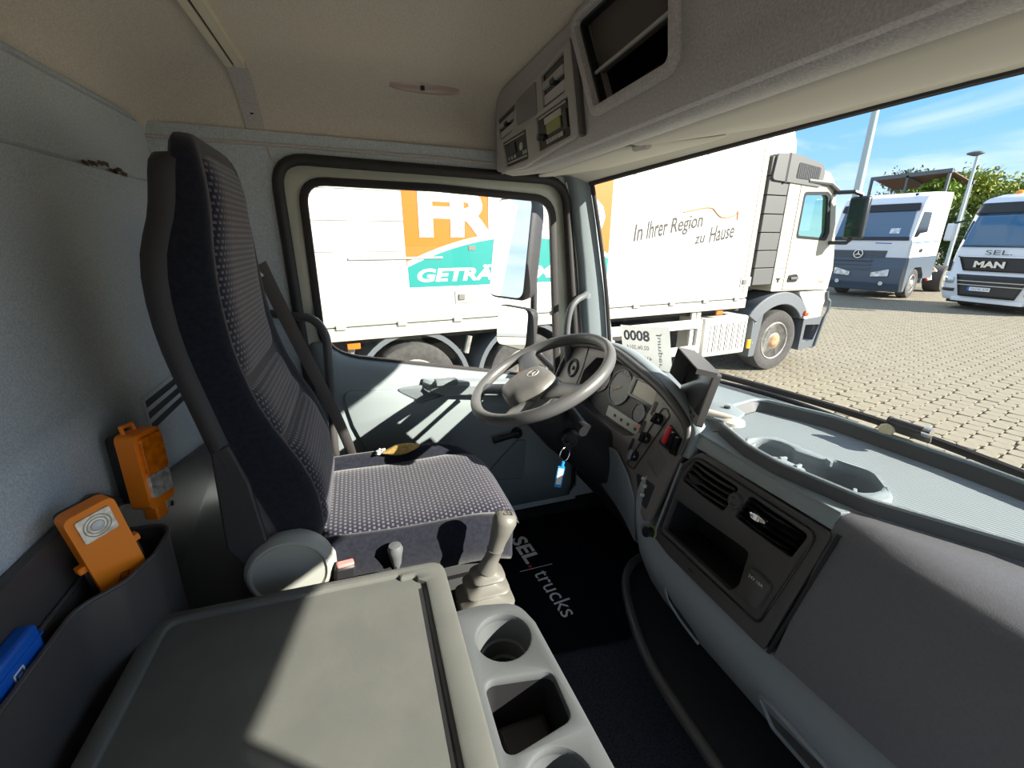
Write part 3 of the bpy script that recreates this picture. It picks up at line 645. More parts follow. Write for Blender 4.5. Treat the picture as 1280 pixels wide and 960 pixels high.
# ------------------------------------------------------------------ floor mat
fm = thing('floor_mat', (0.5,1.15,FZ), 'black footwell mat with large white printed lettering', 'floor mat')
MB().plate(rpoly([(0.30,0.90),(0.66,0.86),(0.93,0.95),(0.95,1.50),(0.30,1.52)], 0.05, 5), [], (0,0,FZ), X, Y, 0.001, 0.010).build('mat_body', M_mat, fm, bevel=0.003)
tU = Vector((0.08,-1,0)).normalized(); tV = Vector((1,0.08,0)).normalized(); m0 = Vector((0.475,1.405,FZ+0.0105))
MB().text('SEL', m0, tU, tV, 0.058, width=0.155, depth=0.0006, bold=0.03).build('print_word', M_white, fm)
MB().text('trucks', m0 + tU*0.205 + tV*0.0, tU, tV, 0.060, width=0.215, depth=0.0006, bold=0.0).build('print_word', M_white, fm)
q = m0 + tU*0.182
MB().box((q.x-0.04,q.y-0.0012,q.z),(q.x+0.085,q.y+0.0012,q.z+0.0006)).build('print_bar', M_white, fm)
MB().box((q.x-0.002,q.y+0.008,q.z),(q.x+0.010,q.y+0.020,q.z+0.0006)).build('print_dot', M_red, fm)

# ------------------------------------------------------------------ steering wheel and column
SC = Vector((0.47,1.12,-0.375)); ta = R_(25); sU = Vector((0,-1,0)); sV = Vector((math.cos(ta),0,math.sin(ta))); sN = sU.cross(sV)
if sN.z < 0: sN = -sN
sw = thing('steering_wheel', SC, 'grey four-spoke steering wheel with a round hub pad', 'steering wheel')
def sp(u, v, n=0): return SC + sU*u + sV*v + sN*n
rr = 0.204
rp = []
b = MB(); nseg = 56; rings = []
for k in range(nseg+1):
    a = 2*math.pi*k/nseg; c_ = sU*math.cos(a) + sV*math.sin(a)
    rings.append([SC + c_*(rr + 0.0155*math.cos(q)) + sN*(0.018*math.sin(q)) for q in [2*math.pi*j/12 for j in range(12)]])
b.loft(rings, caps=False); b.build('rim', M_wheel, sw, smooth=80)
for (u1, v1, u0, v0, w0, w1) in ((0.195,0.03,0.03,-0.02,0.045,0.026),(-0.195,0.03,-0.03,-0.02,0.045,0.026),(0.125,-0.155,0.04,-0.06,0.030,0.022),(-0.125,-0.155,-0.04,-0.06,0.030,0.022)):
    d = Vector((u1-u0, v1-v0)); pn = Vector((-d.y, d.x)).normalized(); rg = []
    for k in range(7):
        t = k/6; wv = w0*(1-t) + w1*t + 0.014*(t > 0.9); cu_ = u0 + d.x*t; cv = v0 + d.y*t; nn = -0.028*(1-t)**1.2
        rg.append([sp(cu_ + pn.x*wv*math.cos(q), cv + pn.y*wv*math.cos(q), nn + 0.009*math.sin(q)) for q in [2*math.pi*j/12 for j in range(12)]])
    MB().loft(rg).build('spoke', M_wheel, sw, smooth=70)
hubp = rpoly([(-0.062,0.03),(0.062,0.03),(0.085,-0.035),(0.055,-0.120),(-0.055,-0.120),(-0.085,-0.035)], 0.05, 6)
cen = Vector((0,-0.045))
rg = [[sp(cen.x + (p[0]-cen.x)*k, cen.y + (p[1]-cen.y)*k, n_) for p in hubp] for k, n_ in ((0.9,-0.055),(1.0,-0.03),(1.0,-0.006),(0.95,0.006),(0.8,0.014),(0.5,0.019),(0.05,0.020))]
MB().loft(rg).build('hub_pad', M_hub, sw, smooth=80)
eb = MB().plate(circ(0,0,0.018,24), [circ(0,0,0.0155,24)], sp(0.0,-0.018,0.0185), sU, sV, -0.002, 0.002)
for k in range(3):
    a = math.pi/2 + k*2*math.pi/3; p = Vector((math.cos(a), math.sin(a))); qn = Vector((-p.y, p.x))*0.0022
    eb.plate([(qn.x,qn.y),(p.x*0.016,p.y*0.016),(-qn.x,-qn.y)], [], sp(0,-0.018,0.0185), sU, sV, -0.002, 0.002)
eb.build('emblem', M_alu, sw)
MB().loft([[sp(0.075*math.cos(a), -0.03+0.075*math.sin(a), -0.03) for a in [2*math.pi*k/20 for k in range(20)]], [sp(0.08*math.cos(a), -0.02+0.08*math.sin(a), -0.10) for a in [2*math.pi*k/20 for k in range(20)]], [sp(0.07*math.cos(a), 0.02+0.09*math.sin(a), -0.22) for a in [2*math.pi*k/20 for k in range(20)]], [sp(0.06*math.cos(a), 0.10+0.09*math.sin(a), -0.42) for a in [2*math.pi*k/20 for k in range(20)]]]).build('column_shroud', M_black, sw, smooth=60)
MB().tube([sp(0.07,0.02,-0.10), sp(0.15,0.01,-0.12), sp(0.165,0.01,-0.125)], [0.014,0.017,0.020], 14).build('stalk', M_black, sw, smooth=60)
MB().tube([sp(-0.07,0.02,-0.09), sp(-0.16,0.05,-0.075), sp(-0.20,0.06,-0.07)], [0.009,0.008,0.010], 12).build('stalk', M_black, sw, smooth=60)
MB().lathe([(0.028,0),(0.028,0.02),(0.020,0.03),(0.016,0.03),(0.014,0.024),(0,0.024)], (0.535,1.035,-0.545), (-0.55,-0.75,0.35), 20).build('ignition_lock', M_black, sw)
key = thing('key_ring', (0.48,1.0,-0.65), 'steel key ring with a blue and white tag hanging from the ignition', 'keys')
kc = Vector((0.497,1.000,-0.570))
MB().tube([kc + Vector((0.018*math.cos(a), 0.006*math.cos(a), 0.021*math.sin(a))) for a in [2*math.pi*k/24 for k in range(24)]], 0.0011, 6, closed=True).build('ring', M_chrome, key)
MB().cbox((0.507,1.003,-0.548), (0.020,0.006,0.022)).build('key_bow', M_black, key, bevel=0.002)
MB().tube([kc + Vector((-0.004,0,-0.020)), kc + Vector((-0.007,0,-0.034))], 0.005, 8).build('tag_clip', M_tagb, key)
T = Matrix.Translation((0.484,1.0,-0.635)) @ Matrix.Rotation(R_(-18), 4, 'Z') @ Matrix.Rotation(R_(8), 4, 'Y')
MB(T).plate(rrect(-0.010,-0.036,0.010,0.030,0.003), [], (0,0,0), X, Z, -0.002, 0.002).build('tag_body', M_tagb, key, bevel=0.0008)
MB(T).plate(rrect(-0.0075,-0.026,0.0075,0.024,0.001), [], (0,0,0), X, Z, 0.0021, 0.0025).build('tag_card', M_white, key)

# ------------------------------------------------------------------ ceiling lamp
la = thing('ceiling_lamp', (0.245,1.50,0.40), 'small oblong ceiling lamp above the driver door', 'lamp')
rg = []
for k in range(13):
    t = k/12; x_ = 0.145 + 0.20*t; h = math.sin(math.pi*min(max(t,0.012),0.988))**0.22
    rg.append([(x_, 1.495 + 0.018*h*math.cos(a), cz(0,1.495) + 0.003 - 0.016*h*max(0, math.sin(a)) + 0.01*(math.cos(a) < 0)*0 - 0.35*0.018*h*math.cos(a)*0.7) for a in [math.pi*j/8 for j in range(9)]])
MB().loft(rg).build('lens', M_lamp, la, smooth=60)
MB().cbox((0.235,1.478,cz(0,1.495)-0.006), (0.012,0.006,0.012)).build('switch', M_black, la, bevel=0.001)
# ------------------------------------------------------------------ overhead console
U_ = Vector((0,-1,0))
oc = thing('overhead_console', (0.6,0.6,0.19), 'grey moulded overhead console above the windscreen', 'overhead console')
yz = lambda P: [(-a, c_) for a, c_ in P]         # (y, z) -> plate coordinates on the face
hole = rpoly(yz([(0.862,0.240),(0.648,0.246),(0.675,0.405),(0.965,0.405)]), 0.008, 3)
face_o = rpoly(yz([(1.53,0.205),(1.45,0.190),(1.25,0.175),(-0.40,0.183),(-0.40,0.425),(1.53,0.425)]), [0.01,0.03,0.3,0.02,0,0], 4)
MB().plate(face_o, [hole], (0.47,0,0), U_, Z, -0.04, 0.0, 0.006).build('face', M_con, oc)
rows = []
for y_ in [-0.40 + 1.93*k/24 for k in range(25)]:
    zb = interp([-0.4,1.25,1.45,1.53],[0.183,0.175,0.190,0.205], y_); rows.append([(0.476,y_,zb+0.003),(0.50,y_,zb-0.006),(0.54,y_,zb-0.002),(0.60,y_,zb+0.022),(0.62,y_,zb+0.06)])
MB().grid(rows).build('underside', M_con, oc, smooth=60, solid=0.004)
MB().plate(offs(hole, 0.020), [offs(hole, 0.002)], (0.47,0,0), U_, Z, -0.01, 0.012, 0.005).build('cubby_frame', M_con, oc)
MB().plate(offs(hole, 0.0022), [offs(hole, -0.004)], (0.478,0,0), U_, Z, -0.01, 0.006).build('cubby_edge', M_black, oc)
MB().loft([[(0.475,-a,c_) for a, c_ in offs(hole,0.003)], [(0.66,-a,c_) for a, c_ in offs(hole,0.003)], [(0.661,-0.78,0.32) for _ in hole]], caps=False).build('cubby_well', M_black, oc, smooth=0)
MB().plate(rpoly(yz([(0.895,0.303),(0.668,0.318),(0.678,0.41),(0.955,0.41)]), 0.004, 2), [], (0.487,0,0), U_, Z, -0.012, 0.0, 0.002).build('cubby_flap', mat('flap_brown', (0.10,0.085,0.075), 0.6, bump=0.3, bs=500), oc)
MB().tube([(0.478,0.895,0.302),(0.478,0.668,0.317)], 0.0035, 8).build('flap_edge', M_conr, oc)
MB().box((0.56,0.812,0.245),(0.57,0.855,0.30)).build('fuse_block', M_panel, oc, bevel=0.003)
fo = rpoly(yz([(0.487,0.255),(0.05,0.262),(0.05,0.42),(0.53,0.42)]), 0.02, 4)
MB().plate(fo, [], (0.468,0,0), U_, Z, -0.01, 0.008, 0.005).build('storage_flap', M_conr, oc)
rpo = rpoly(yz([(1.415,0.190),(1.25,0.180),(0.925,0.198),(0.985,0.388),(1.32,0.364),(1.505,0.348)]), [0.012,0.2,0.012,0.012,0.3,0.012], 4)
items = {'slot_l': [(1.345,0.288),(1.318,0.352),(1.488,0.344),(1.452,0.283)], 'slot_r': [(1.118,0.292),(0.998,0.296),(1.012,0.372),(1.135,0.364)],
         'tacho': [(1.392,0.200),(1.212,0.198),(1.238,0.272),(1.432,0.272)], 'radio': [(1.135,0.203),(0.962,0.207),(0.985,0.284),(1.165,0.280)]}
polys = {k: rpoly(yz(v), 0.004, 2) for k, v in items.items()}
MB().plate(rpo, list(polys.values()), (0.47,0,0), U_, Z, 0.0, 0.010, 0.003).build('radio_panel', M_conr, oc)
MB().plate(rpoly(yz([(0.925,0.196),(0.905,0.196),(0.962,0.388),(0.985,0.388)]), 0.004, 2), [], (0.47,0,0), U_, Z, 0.0, 0.008, 0.002).build('panel_side', M_panel, oc)
MB().plate(rpoly(yz([(1.295,0.290),(1.150,0.286),(1.165,0.360),(1.31,0.352)]), 0.01, 3), [], (0.47,0,0), U_, Z, 0.009, 0.013, 0.002).build('blank_cover', mat('blank_plate', (0.24,0.235,0.23), 0.5), oc)
for k in ('slot_l','slot_r'):
    MB().plate(offs(polys[k], 0.001), [], (0.47,0,0), U_, Z, -0.002, 0.003).build('slot_back', M_gloss, oc)
def quadp(P, s, t): # bilinear in (y,z) with P = BL, BR, TR, TL
    a = Vector(P[0])*(1-s) + Vector(P[1])*s; b_ = Vector(P[3])*(1-s) + Vector(P[2])*s; return a*(1-t) + b_*t
def sub(P, s0, s1, t0, t1): return yz([tuple(quadp(P,s0,t0)), tuple(quadp(P,s1,t0)), tuple(quadp(P,s1,t1)), tuple(quadp(P,s0,t1))])
qs = {'tacho': items['tacho'], 'radio': items['radio'], 'slot_r': items['slot_r'], 'slot_l': [(1.452,0.283),(1.345,0.288),(1.318,0.352),(1.488,0.344)]}
def chip(k, s0, s1, t0, t1, name, m, d0=0.006, d1=0.009): MB().plate(sub(qs[k], s0, s1, t0, t1), [], (0.47,0,0), U_, Z, d0, d1).build(name, m, oc, bevel=0.0008)
for k in ('slot_l','slot_r'):
    chip(k, 0.04,0.96,0.06,0.34,'slot_tray', M_con, 0.002, 0.007); chip(k, 0.04,0.96,0.52,0.72,'slot_bar', M_conr, 0.002, 0.010); chip(k, 0.40,0.58,0.46,0.60,'slot_clip', M_gloss, 0.004, 0.012)
for k in ('tacho','radio'): chip(k, 0.01,0.99,0.02,0.98,'unit_face', M_gloss, -0.004, 0.006)
chip('tacho', 0.10,0.50,0.42,0.80,'tachograph_display', M_panel); chip('tacho', 0.06,0.94,0.10,0.16,'tachograph_slot', M_conr); chip('tacho', 0.06,0.94,0.88,0.93,'tachograph_slot', M_conr)
for s in (0.12,0.26,0.40,0.78,0.88): chip('tacho', s,s+0.07,0.22,0.34,'tachograph_key', M_conr)
MB().lathe([(0.010,0),(0.010,0.003),(0.006,0.004),(0,0.004)], (0.464,1.275,0.237), (-1,0,0), 16).build('tachograph_dial', M_alu, oc)
chip('radio', 0.30,0.74,0.36,0.66,'radio_display', M_green); chip('radio', 0.26,0.78,0.66,0.84,'radio_upper_bar', M_alu); chip('radio', 0.08,0.92,0.90,0.95,'radio_slot', M_conr)
for s in range(6): chip('radio', 0.26+0.09*s,0.33+0.09*s,0.10,0.22,'radio_preset', M_conr)
chip('radio', 0.82,0.92,0.25,0.75,'radio_rocker', M_panel)
MB().lathe([(0.009,0),(0.008,0.012),(0,0.012)], (0.464,1.128,0.232), (-1,0,0), 16).build('radio_knob', M_panel, oc)
# sun visors
def visor(name, P, label, z0):
    rg_b = rpoly(P, 0.04, 6); o = thing(name, (0.7,P[0][1],0.2), label, 'sun visor')
    def zz(a, b_): return interp([0.5,0.6,0.72,0.85,1.0,1.1],[z0,z0+0.008,z0+0.022,z0+0.046,z0+0.082,z0+0.09], a)
    b = MB(); n = len(rg_b); cx_ = sum(p[0] for p in rg_b)/n; cy_ = sum(p[1] for p in rg_b)/n
    rings = []
    for k, h in ((0.02,-0.006),(0.5,-0.006),(0.9,-0.0055),(0.985,-0.003),(1.0,0.0),(0.985,0.004),(0.9,0.006),(0.02,0.006)):
        rings.append([(cx_ + (a-cx_)*k, cy_ + (c_-cy_)*k, zz(cx_ + (a-cx_)*k, 0) + h) for a, c_ in rg_b])
    b.loft(rings); b.build('visor_panel', M_beige, o, smooth=60); return o
visor('sun_visor', [(0.58,1.47),(0.56,0.93),(0.86,0.925),(0.81,1.40)], 'pale grey driver sun visor next to the door', 0.180)
v2 = visor('sun_visor', [(0.555,0.905),(0.545,0.02),(0.99,0.02),(0.98,0.40),(0.90,0.86)], 'long pale grey sun visor in the middle of the header', 0.178)
pv = thing('sun_visor', (0.95,-0.2,0.1), 'unseen passenger sun visor, added folded down to shade the console lid', 'sun visor')  # added out of view; its lower edge sets where shade falls on the lid
MB().loft([[(0.90+dx,y_,0.265-0.0),(0.945+dx,y_,0.20),(0.95+dx,y_,zb),(0.962+dx,y_,zb),(0.958+dx,y_,0.20),(0.915+dx,y_,0.27)] for y_, zb, dx in ((-0.468,0.060,-0.185),(-0.36,0.075,-0.13),(-0.25,0.085,-0.09),(-0.02,0.092,-0.03))]).build('visor_panel', M_beige, pv, bevel=0.004)
sb = thing('added_side_sunblind', (0.35,-0.53,-0.06), 'unseen grey sunblind, added on the passenger side to keep sun off the lid', 'sunblind')
MB().box((-0.15,-0.532,-0.06),(0.80,-0.529,0.235)).build('added_blind_cloth', M_con, sb)  # unseen sheet, added only to block side sun from the console lid
MB().tube([(-0.16,-0.53,0.238),(0.81,-0.53,0.238)], 0.014, 10).build('roller', M_panel, sb)
MB().tube([(-0.16,-0.53,-0.062),(0.81,-0.53,-0.062)], 0.006, 8).build('pull_bar', M_panel, sb)
MB().tube([(0.60,0.93,0.185),(0.60,0.88,0.182)], 0.008, 8).build('visor_hinge', M_conr, v2)

# ------------------------------------------------------------------ dashboard
da = thing('dashboard', (0.8,0.6,-1.0), 'grey moulded dashboard with black centre panel and instruments', 'dashboard')
DZ = -0.43          # rim of the tray; the deck around it lies a little lower
DK = -0.452
far = [(ws_bot(1.5 - 1.9*k/24)[0] - 0.012, 1.5 - 1.9*k/24) for k in range(25)]
NEARX = lambda y: interp([-0.4,-0.1,0.10,0.266,0.43,0.60,0.72,0.80],[0.965,0.965,0.945,0.882,0.782,0.752,0.772,0.79], y)
near = [(NEARX(-0.40 + 0.835*k/20) - 0.010, -0.40 + 0.835*k/20) for k in range(21)] + [(0.752,0.44),(0.748,0.60),(0.752,0.80),(0.79,0.87),(0.84,1.0),(0.86,1.2),(0.86,1.5)]
tray_o = rpoly([(1.035,0.885),(0.905,0.86),(0.800,0.765),(0.768,0.66),(0.764,0.58),(0.795,0.43),(0.895,0.262),(0.955,0.10),(0.975,-0.10),(0.975,-0.36),(1.10,-0.36),(1.125,0.0),(1.130,0.45),(1.105,0.72)], [0.05,0.03,0.03,0.05,0.1,0.1,0.1,0.1,0.1,0.02,0.02,0.3,0.3,0.1], 5)
MB().plate(far + near, [offs(tray_o, 0.004)], (0,0,DK), X, Y, -0.02, 0.0).build('dash_top', M_dash, da, bevel=0.003)
MB().loft([[(a, c_, DK-0.004) for a, c_ in offs(tray_o, 0.010)], [(a, c_, DZ+0.001) for a, c_ in offs(tray_o, 0.006)], [(a, c_, DZ+0.001) for a, c_ in tray_o], [(a, c_, DZ-0.028) for a, c_ in offs(tray_o, -0.012)], [(a, c_, DZ-0.030) for a, c_ in offs(tray_o, -0.020)]], caps=False).build('tray_wall', mat('tray_wall_shade', (0.085,0.09,0.095), 0.55), da, smooth=50)  # wall coloured darker than the tray to imitate its shade
MB().tube([(a, c_, DZ+0.001) for a, c_ in tray_o], 0.005, 8, closed=True).build('tray_lip', M_dash, da)
M_tray = mat('tray_rubber', (0.235, 0.27, 0.285), 0.55, spec=0.3)
tn = M_tray.node_tree; tcn = tn.nodes.new('ShaderNodeTexCoord'); wv = tn.nodes.new('ShaderNodeTexWave'); wv.bands_direction = 'DIAGONAL'; wv.inputs['Scale'].default_value = 55
mp2 = tn.nodes.new('ShaderNodeMapping'); mp2.inputs['Rotation'].default_value = (0,0,R_(25)); bp2 = tn.nodes.new('ShaderNodeBump'); bp2.inputs['Strength'].default_value = 0.7; bp2.inputs['Distance'].default_value = 0.002
tn.links.new(tcn.outputs['Object'], mp2.inputs[0]); tn.links.new(mp2.outputs[0], wv.inputs[0]); tn.links.new(wv.outputs[1], bp2.inputs['Height']); tn.links.new(bp2.outputs[0], tn.nodes['Principled BSDF'].inputs['Normal'])
def peanut(c1, r1, c2, r2):
    a0 = math.atan2(c2[1]-c1[1], c2[0]-c1[0]); P = []
    for k in range(15): a = a0 + R_(38) + R_(284)*k/14; P.append((c1[0]+r1*math.cos(a), c1[1]+r1*math.sin(a)))
    for k in range(17): a = a0 + math.pi + R_(35) + R_(290)*k/16; P.append((c2[0]+r2*math.cos(a), c2[1]+r2*math.sin(a)))
    return P
cup = peanut((0.822,0.648), 0.046, (0.850,0.512), 0.062)
MB().plate(offs(tray_o, -0.016), [cup], (0,0,DZ), X, Y, -0.040, -0.029).build('tray_floor', M_tray, da)
cl = rpoly([(0.770,0.665),(0.766,0.585),(0.80,0.425),(0.86,0.425),(0.922,0.50),(0.888,0.60),(0.880,0.69),(0.815,0.715)], 0.03, 4)
MB().plate(cl, [cup], (0,0,DZ), X, Y, -0.030, -0.005, 0.004).build('cup_surround', M_dash, da)
cc = Vector((sum(p[0] for p in cup)/len(cup), sum(p[1] for p in cup)/len(cup)))
MB().loft([[(a, c_, DZ-0.007) for a, c_ in offs(cup, 0.001)], [(a, c_, DZ-0.095) for a, c_ in offs(cup, -0.004)], [(cc.x + (a-cc.x)*0.02, cc.y + (c_-cc.y)*0.02, DZ-0.096) for a, c_ in cup]], caps=False).build('cup_recess', M_dashl, da, smooth=40)
for (a, c_, r) in ((0.790,0.668,0.3),(0.800,0.600,-0.2),(0.80,0.565,0.1),(0.878,0.56,1.2),(0.812,0.462,0.6)):
    T = Matrix.Translation((a, c_, DZ-0.008)) @ Matrix.Rotation(r, 4, 'Z'); MB(T).cbox((0,0,0), (0.016,0.006,0.012)).build('cup_clip', M_dash, da, bevel=0.001)
# padded glove side
rows = []; pr = [(-0.0,0.0),(0.3,-0.004),(0.62,-0.012),(0.82,-0.024),(0.95,-0.034),(1.0,-0.050)]
for k in range(31):
    y_ = -0.40 + 0.838*k/30; xn = NEARX(y_) - 0.006
    r = [(xn + (0.733 - xn)*s, y_, DK + 0.001 + h) for s, h in pr] + [(0.722,y_,-0.54),(0.706,y_,-0.60),(0.690,y_,-0.665),(0.668,y_,-0.752),(0.70,y_,-0.78)]
    rows.append(r)
MB().grid(rows).build('glove_pad', M_pad, da, smooth=60)
# centre surround
rows = []
for k in range(13):
    y_ = 0.4375 + 0.40*k/12; q = max(0, y_-0.79)
    rows.append([(0.80,y_,DK-0.003),(0.765+q*0.4,y_,DK+0.0005),(0.750+q*0.5,y_,DK-0.006),(0.741+q*0.5,y_,DK-0.016),(0.737+q*0.4,y_,DK-0.030)])
MB().grid(rows).build('centre_cap', M_dash, da, smooth=60)
t2 = R_(14); KO = Vector((0.70,0.62,-0.62)); KV = Vector((math.sin(t2),0,math.cos(t2))); KN = U_.cross(KV)
v1 = rpoly([(-0.160,0.052),(-0.022,0.050),(-0.006,0.116),(-0.138,0.116)], 0.008, 3)
v2_ = rpoly([(0.006,0.056),(0.143,0.056),(0.155,0.113),(0.024,0.116)], 0.008, 3)
slot = rpoly([(-0.164,-0.088),(0.060,-0.088),(0.072,-0.062),(0.066,0.012),(-0.160,0.0)], 0.010, 3)
sock = rpoly([(0.078,-0.076),(0.128,-0.076),(0.136,-0.010),(0.086,-0.006)], 0.012, 3)
pan = rpoly([(-0.186,-0.136),(0.163,-0.134),(0.188,0.138),(-0.135,0.140),(-0.178,0.085)], [0.006,0.004,0.01,0.03,0.03], 4)
cp = MB().plate(pan, [v1, v2_, slot], KO, U_, KV, -0.012, 0.004, 0.002).build('centre_panel', M_panel, da)
bez = rpoly([(-0.172,-0.102),(0.140,-0.100),(0.172,0.127),(-0.138,0.130),(-0.170,0.075)], [0.012,0.02,0.02,0.03,0.03], 4)
MB().plate(bez, [offs(bez, -0.0045)], KO, U_, KV, 0.002, 0.0065, 0.0015).build('panel_bezel', M_gloss, cp)
MB().plate([(-0.188,-0.140),(-0.182,-0.140),(-0.172,0.09),(-0.178,0.09)], [], KO, U_, KV, -0.004, 0.008).build('side_strip', M_dashl, cp, bevel=0.002)
MB().plate([(0.168,-0.138),(0.174,-0.138),(0.200,0.142),(0.194,0.142)], [], KO, U_, KV, -0.004, 0.002).build('gap_strip', M_black, cp)
def kp_(u, v, n=0): return KO + U_*u + KV*v + KN*n
for P, nm in ((v1,'air_vent'),(v2_,'air_vent')):
    vb = MB().loft([[kp_(a, b_, 0.0) for a, b_ in offs(P,0.0005)], [kp_(a, b_, -0.05) for a, b_ in P], [kp_(sum(p[0] for p in P)/len(P), sum(p[1] for p in P)/len(P), -0.0505) for _ in P]], caps=False).build(nm, M_black, cp, smooth=0)
    u0 = min(p[0] for p in P); u1 = max(p[0] for p in P); vb0 = min(p[1] for p in P); vb1 = max(p[1] for p in P)
    for k in range(4):
        vv_ = vb0 + (vb1-vb0)*(0.16+0.225*k); sh = (vv_-vb0)/(vb1-vb0)*(0.018 if nm else 0)
        b = MB(); rg = []
        for s in [j/10 for j in range(11)]:
            u_ = u0 + 0.003 + sh*0.9 + (u1-u0-0.024)*s; bow = 0.010*math.sin(math.pi*s)
            rg.append([kp_(u_, vv_ + 0.0065*math.cos(q)*0.55 + 0.003*math.sin(q), bow - 0.006 + 0.0105*math.sin(q)) for q in [2*math.pi*j/8 for j in range(8)]])
        b.loft(rg).build('slat', M_gloss if P is v2_ else M_panel, cp, smooth=60)
    um = (u0+u1)/2 - (0.03 if P is v1 else 0.02); vm = (vb0+vb1)/2 - (0.006 if P is v1 else -0.002)
    MB().loft([[kp_(um + 0.020*k_*math.cos(q), vm + 0.008*k_*math.sin(q), 0.010 + h) for q in [2*math.pi*j/14 for j in range(14)]] for k_, h in ((1,-0.014),(1,0.004),(0.7,0.008))]).build('vent_tab', M_black if P is v1 else M_chrome, cp, smooth=50)
MB().lathe([(0.019,-0.006),(0.019,0.004),(0.016,0.010),(0.010,0.011),(0.008,0.008),(0,0.008)], kp_(-0.002,0.088,0), KN, 20).build('vent_wheel', M_panel, cp)
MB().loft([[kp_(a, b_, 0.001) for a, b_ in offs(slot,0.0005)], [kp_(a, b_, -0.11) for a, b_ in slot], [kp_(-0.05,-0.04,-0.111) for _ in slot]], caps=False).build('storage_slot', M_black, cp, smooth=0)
so_ = MB().plate(sock, [], KO, U_, KV, 0.0, 0.014, 0.004).build('socket_cover', M_panel, cp)
MB().text('24V 10A', kp_(0.090,-0.026,0.0145), Vector((0,-1,0)), KV, 0.006, width=0.034, depth=0.0003).build('socket_print', M_white, cp)
MB().plate([(-0.052,-0.121),(-0.036,-0.121),(-0.036,-0.117),(-0.052,-0.117)], [], KO, U_, KV, 0.003, 0.0055).build('key_slot', M_black, cp)
lt = MB().lathe([(0.016,-0.004),(0.016,0.004),(0.012,0.005),(0.011,0.016),(0.013,0.018),(0.013,0.024),(0.0,0.025)], kp_(-0.192,-0.118,0.004), KN, 20).build('lighter', M_black, da)
MB().lathe([(0.0165,-0.004),(0.0165,0.0045),(0.0135,0.0045)], kp_(-0.192,-0.118,0.0045), KN, 20, caps=False).build('lighter_ring', mat('lighter_ring', (0.22,0.25,0.10), 0.3), lt)
# lower trim with its handle recesses
LX = [(0.678,-0.742),(0.660,-0.752),(0.642,-0.770),(0.634,-0.795),(0.640,-0.83),(0.668,-0.89),(0.72,-0.96),(0.82,-1.02),(0.86,-0.80)]
rg = []
for y_, dx, dz in ((-0.40,0,0.03),(0.1,0,0.02),(0.30,0,0.008),(0.45,0,0),(0.62,0,-0.004),(0.74,0,0.0),(0.80,0.003,0.010),(0.83,0.006,0.032),(0.853,0.010,0.065),(0.872,0.018,0.11),(0.885,0.028,0.145)):
    rg.append([(a+dx, y_, c_+dz) for a, c_ in LX])
lt_ = MB().loft(rg).build('lower_trim', M_dashl, da, smooth=60)
MB().tube(spline([(0.638,0.705,-0.806),(0.640,0.695,-0.835),(0.652,0.66,-0.868),(0.664,0.605,-0.893)]), 0.0045, 8).build('ashtray_lip', M_dashl, lt_)
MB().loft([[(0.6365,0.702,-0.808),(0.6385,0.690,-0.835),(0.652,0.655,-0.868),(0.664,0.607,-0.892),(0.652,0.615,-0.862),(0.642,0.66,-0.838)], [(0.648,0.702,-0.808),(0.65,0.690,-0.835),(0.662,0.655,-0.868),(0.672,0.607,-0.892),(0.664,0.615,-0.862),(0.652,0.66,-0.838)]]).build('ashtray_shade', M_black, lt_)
hr_ = rpoly([(-0.430,-0.012),(-0.405,-0.085),(-0.15,-0.075),(-0.10,-0.008),(-0.15,0.002),(-0.40,0.0)], 0.015, 3)
HV = Vector((-0.336,0,0.942))
MB().plate(hr_, [offs(hr_, -0.006)], (0.634,0,-0.800), U_, HV, -0.004, 0.008, 0.002).build('handle_frame', M_dashl, lt_)
MB().plate(offs(hr_, -0.005), [], (0.634,0,-0.800), U_, HV, -0.006, 0.002).build('handle_recess', M_panel, lt_)
# shelf below, with its curved rim
rimp = spline([(0.80,0.99,-0.975),(0.735,0.968,-0.975),(0.675,0.915,-0.975),(0.625,0.818,-0.975),(0.585,0.70,-0.975),(0.570,0.60,-0.975),(0.566,0.44,-0.975),(0.566,0.10,-0.975),(0.566,-0.40,-0.975)], 5)
MB().tube(rimp, 0.013, 10).build('shelf_rim', M_panel, da, smooth=70)
MB().loft([[(p.x+0.004, p.y, z_) for p in rimp] + [(0.975,-0.40,z_),(0.975,0.99,z_)] for z_ in (-1.0,-0.985)]).build('lower_shelf', M_black, da)
MB().box((0.83,-0.40,-0.99),(0.975,1.55,-0.50)).build('dash_light_block', M_black, da)  # black filler box, added to block light beneath the dashboard
# ---- instrument panel
it = R_(20); IO = Vector((0.741,1.0925,-0.475)); IV = Vector((math.sin(it),0,math.cos(it))); IN = U_.cross(IV); q_ = 0.95
def ip(u, v, n=0): return IO + U_*(u*q_) + IV*(v*q_) + IN*n
sc = lambda P: [(a*q_, c_*q_) for a, c_ in P]
io = [(-0.455,-0.13),(-0.470,-0.057),(-0.450,0.043),(-0.412,0.092),(-0.30,0.122),(-0.148,0.132),(0.008,0.111),(0.153,0.083),(0.266,0.041),(0.299,0.010),(0.302,-0.046),(0.280,-0.268),(0.215,-0.235),(0.151,-0.186),(0.074,-0.152),(-0.104,-0.161),(-0.30,-0.155)]
ior = rpoly(sc(io), [0.03,0.1,0.1,0.06,0.3,0.3,0.3,0.3,0.05,0.03,0.1,0.01,0.1,0.1,0.1,0.2,0.2], 4)
win = rpoly(sc([(-0.285,-0.085),(-0.295,0.02),(-0.245,0.085),(-0.12,0.108),(0.0,0.095),(0.122,0.078),(0.128,0.045),(0.112,-0.072),(0.06,-0.098),(-0.15,-0.105)]), 0.03, 4)
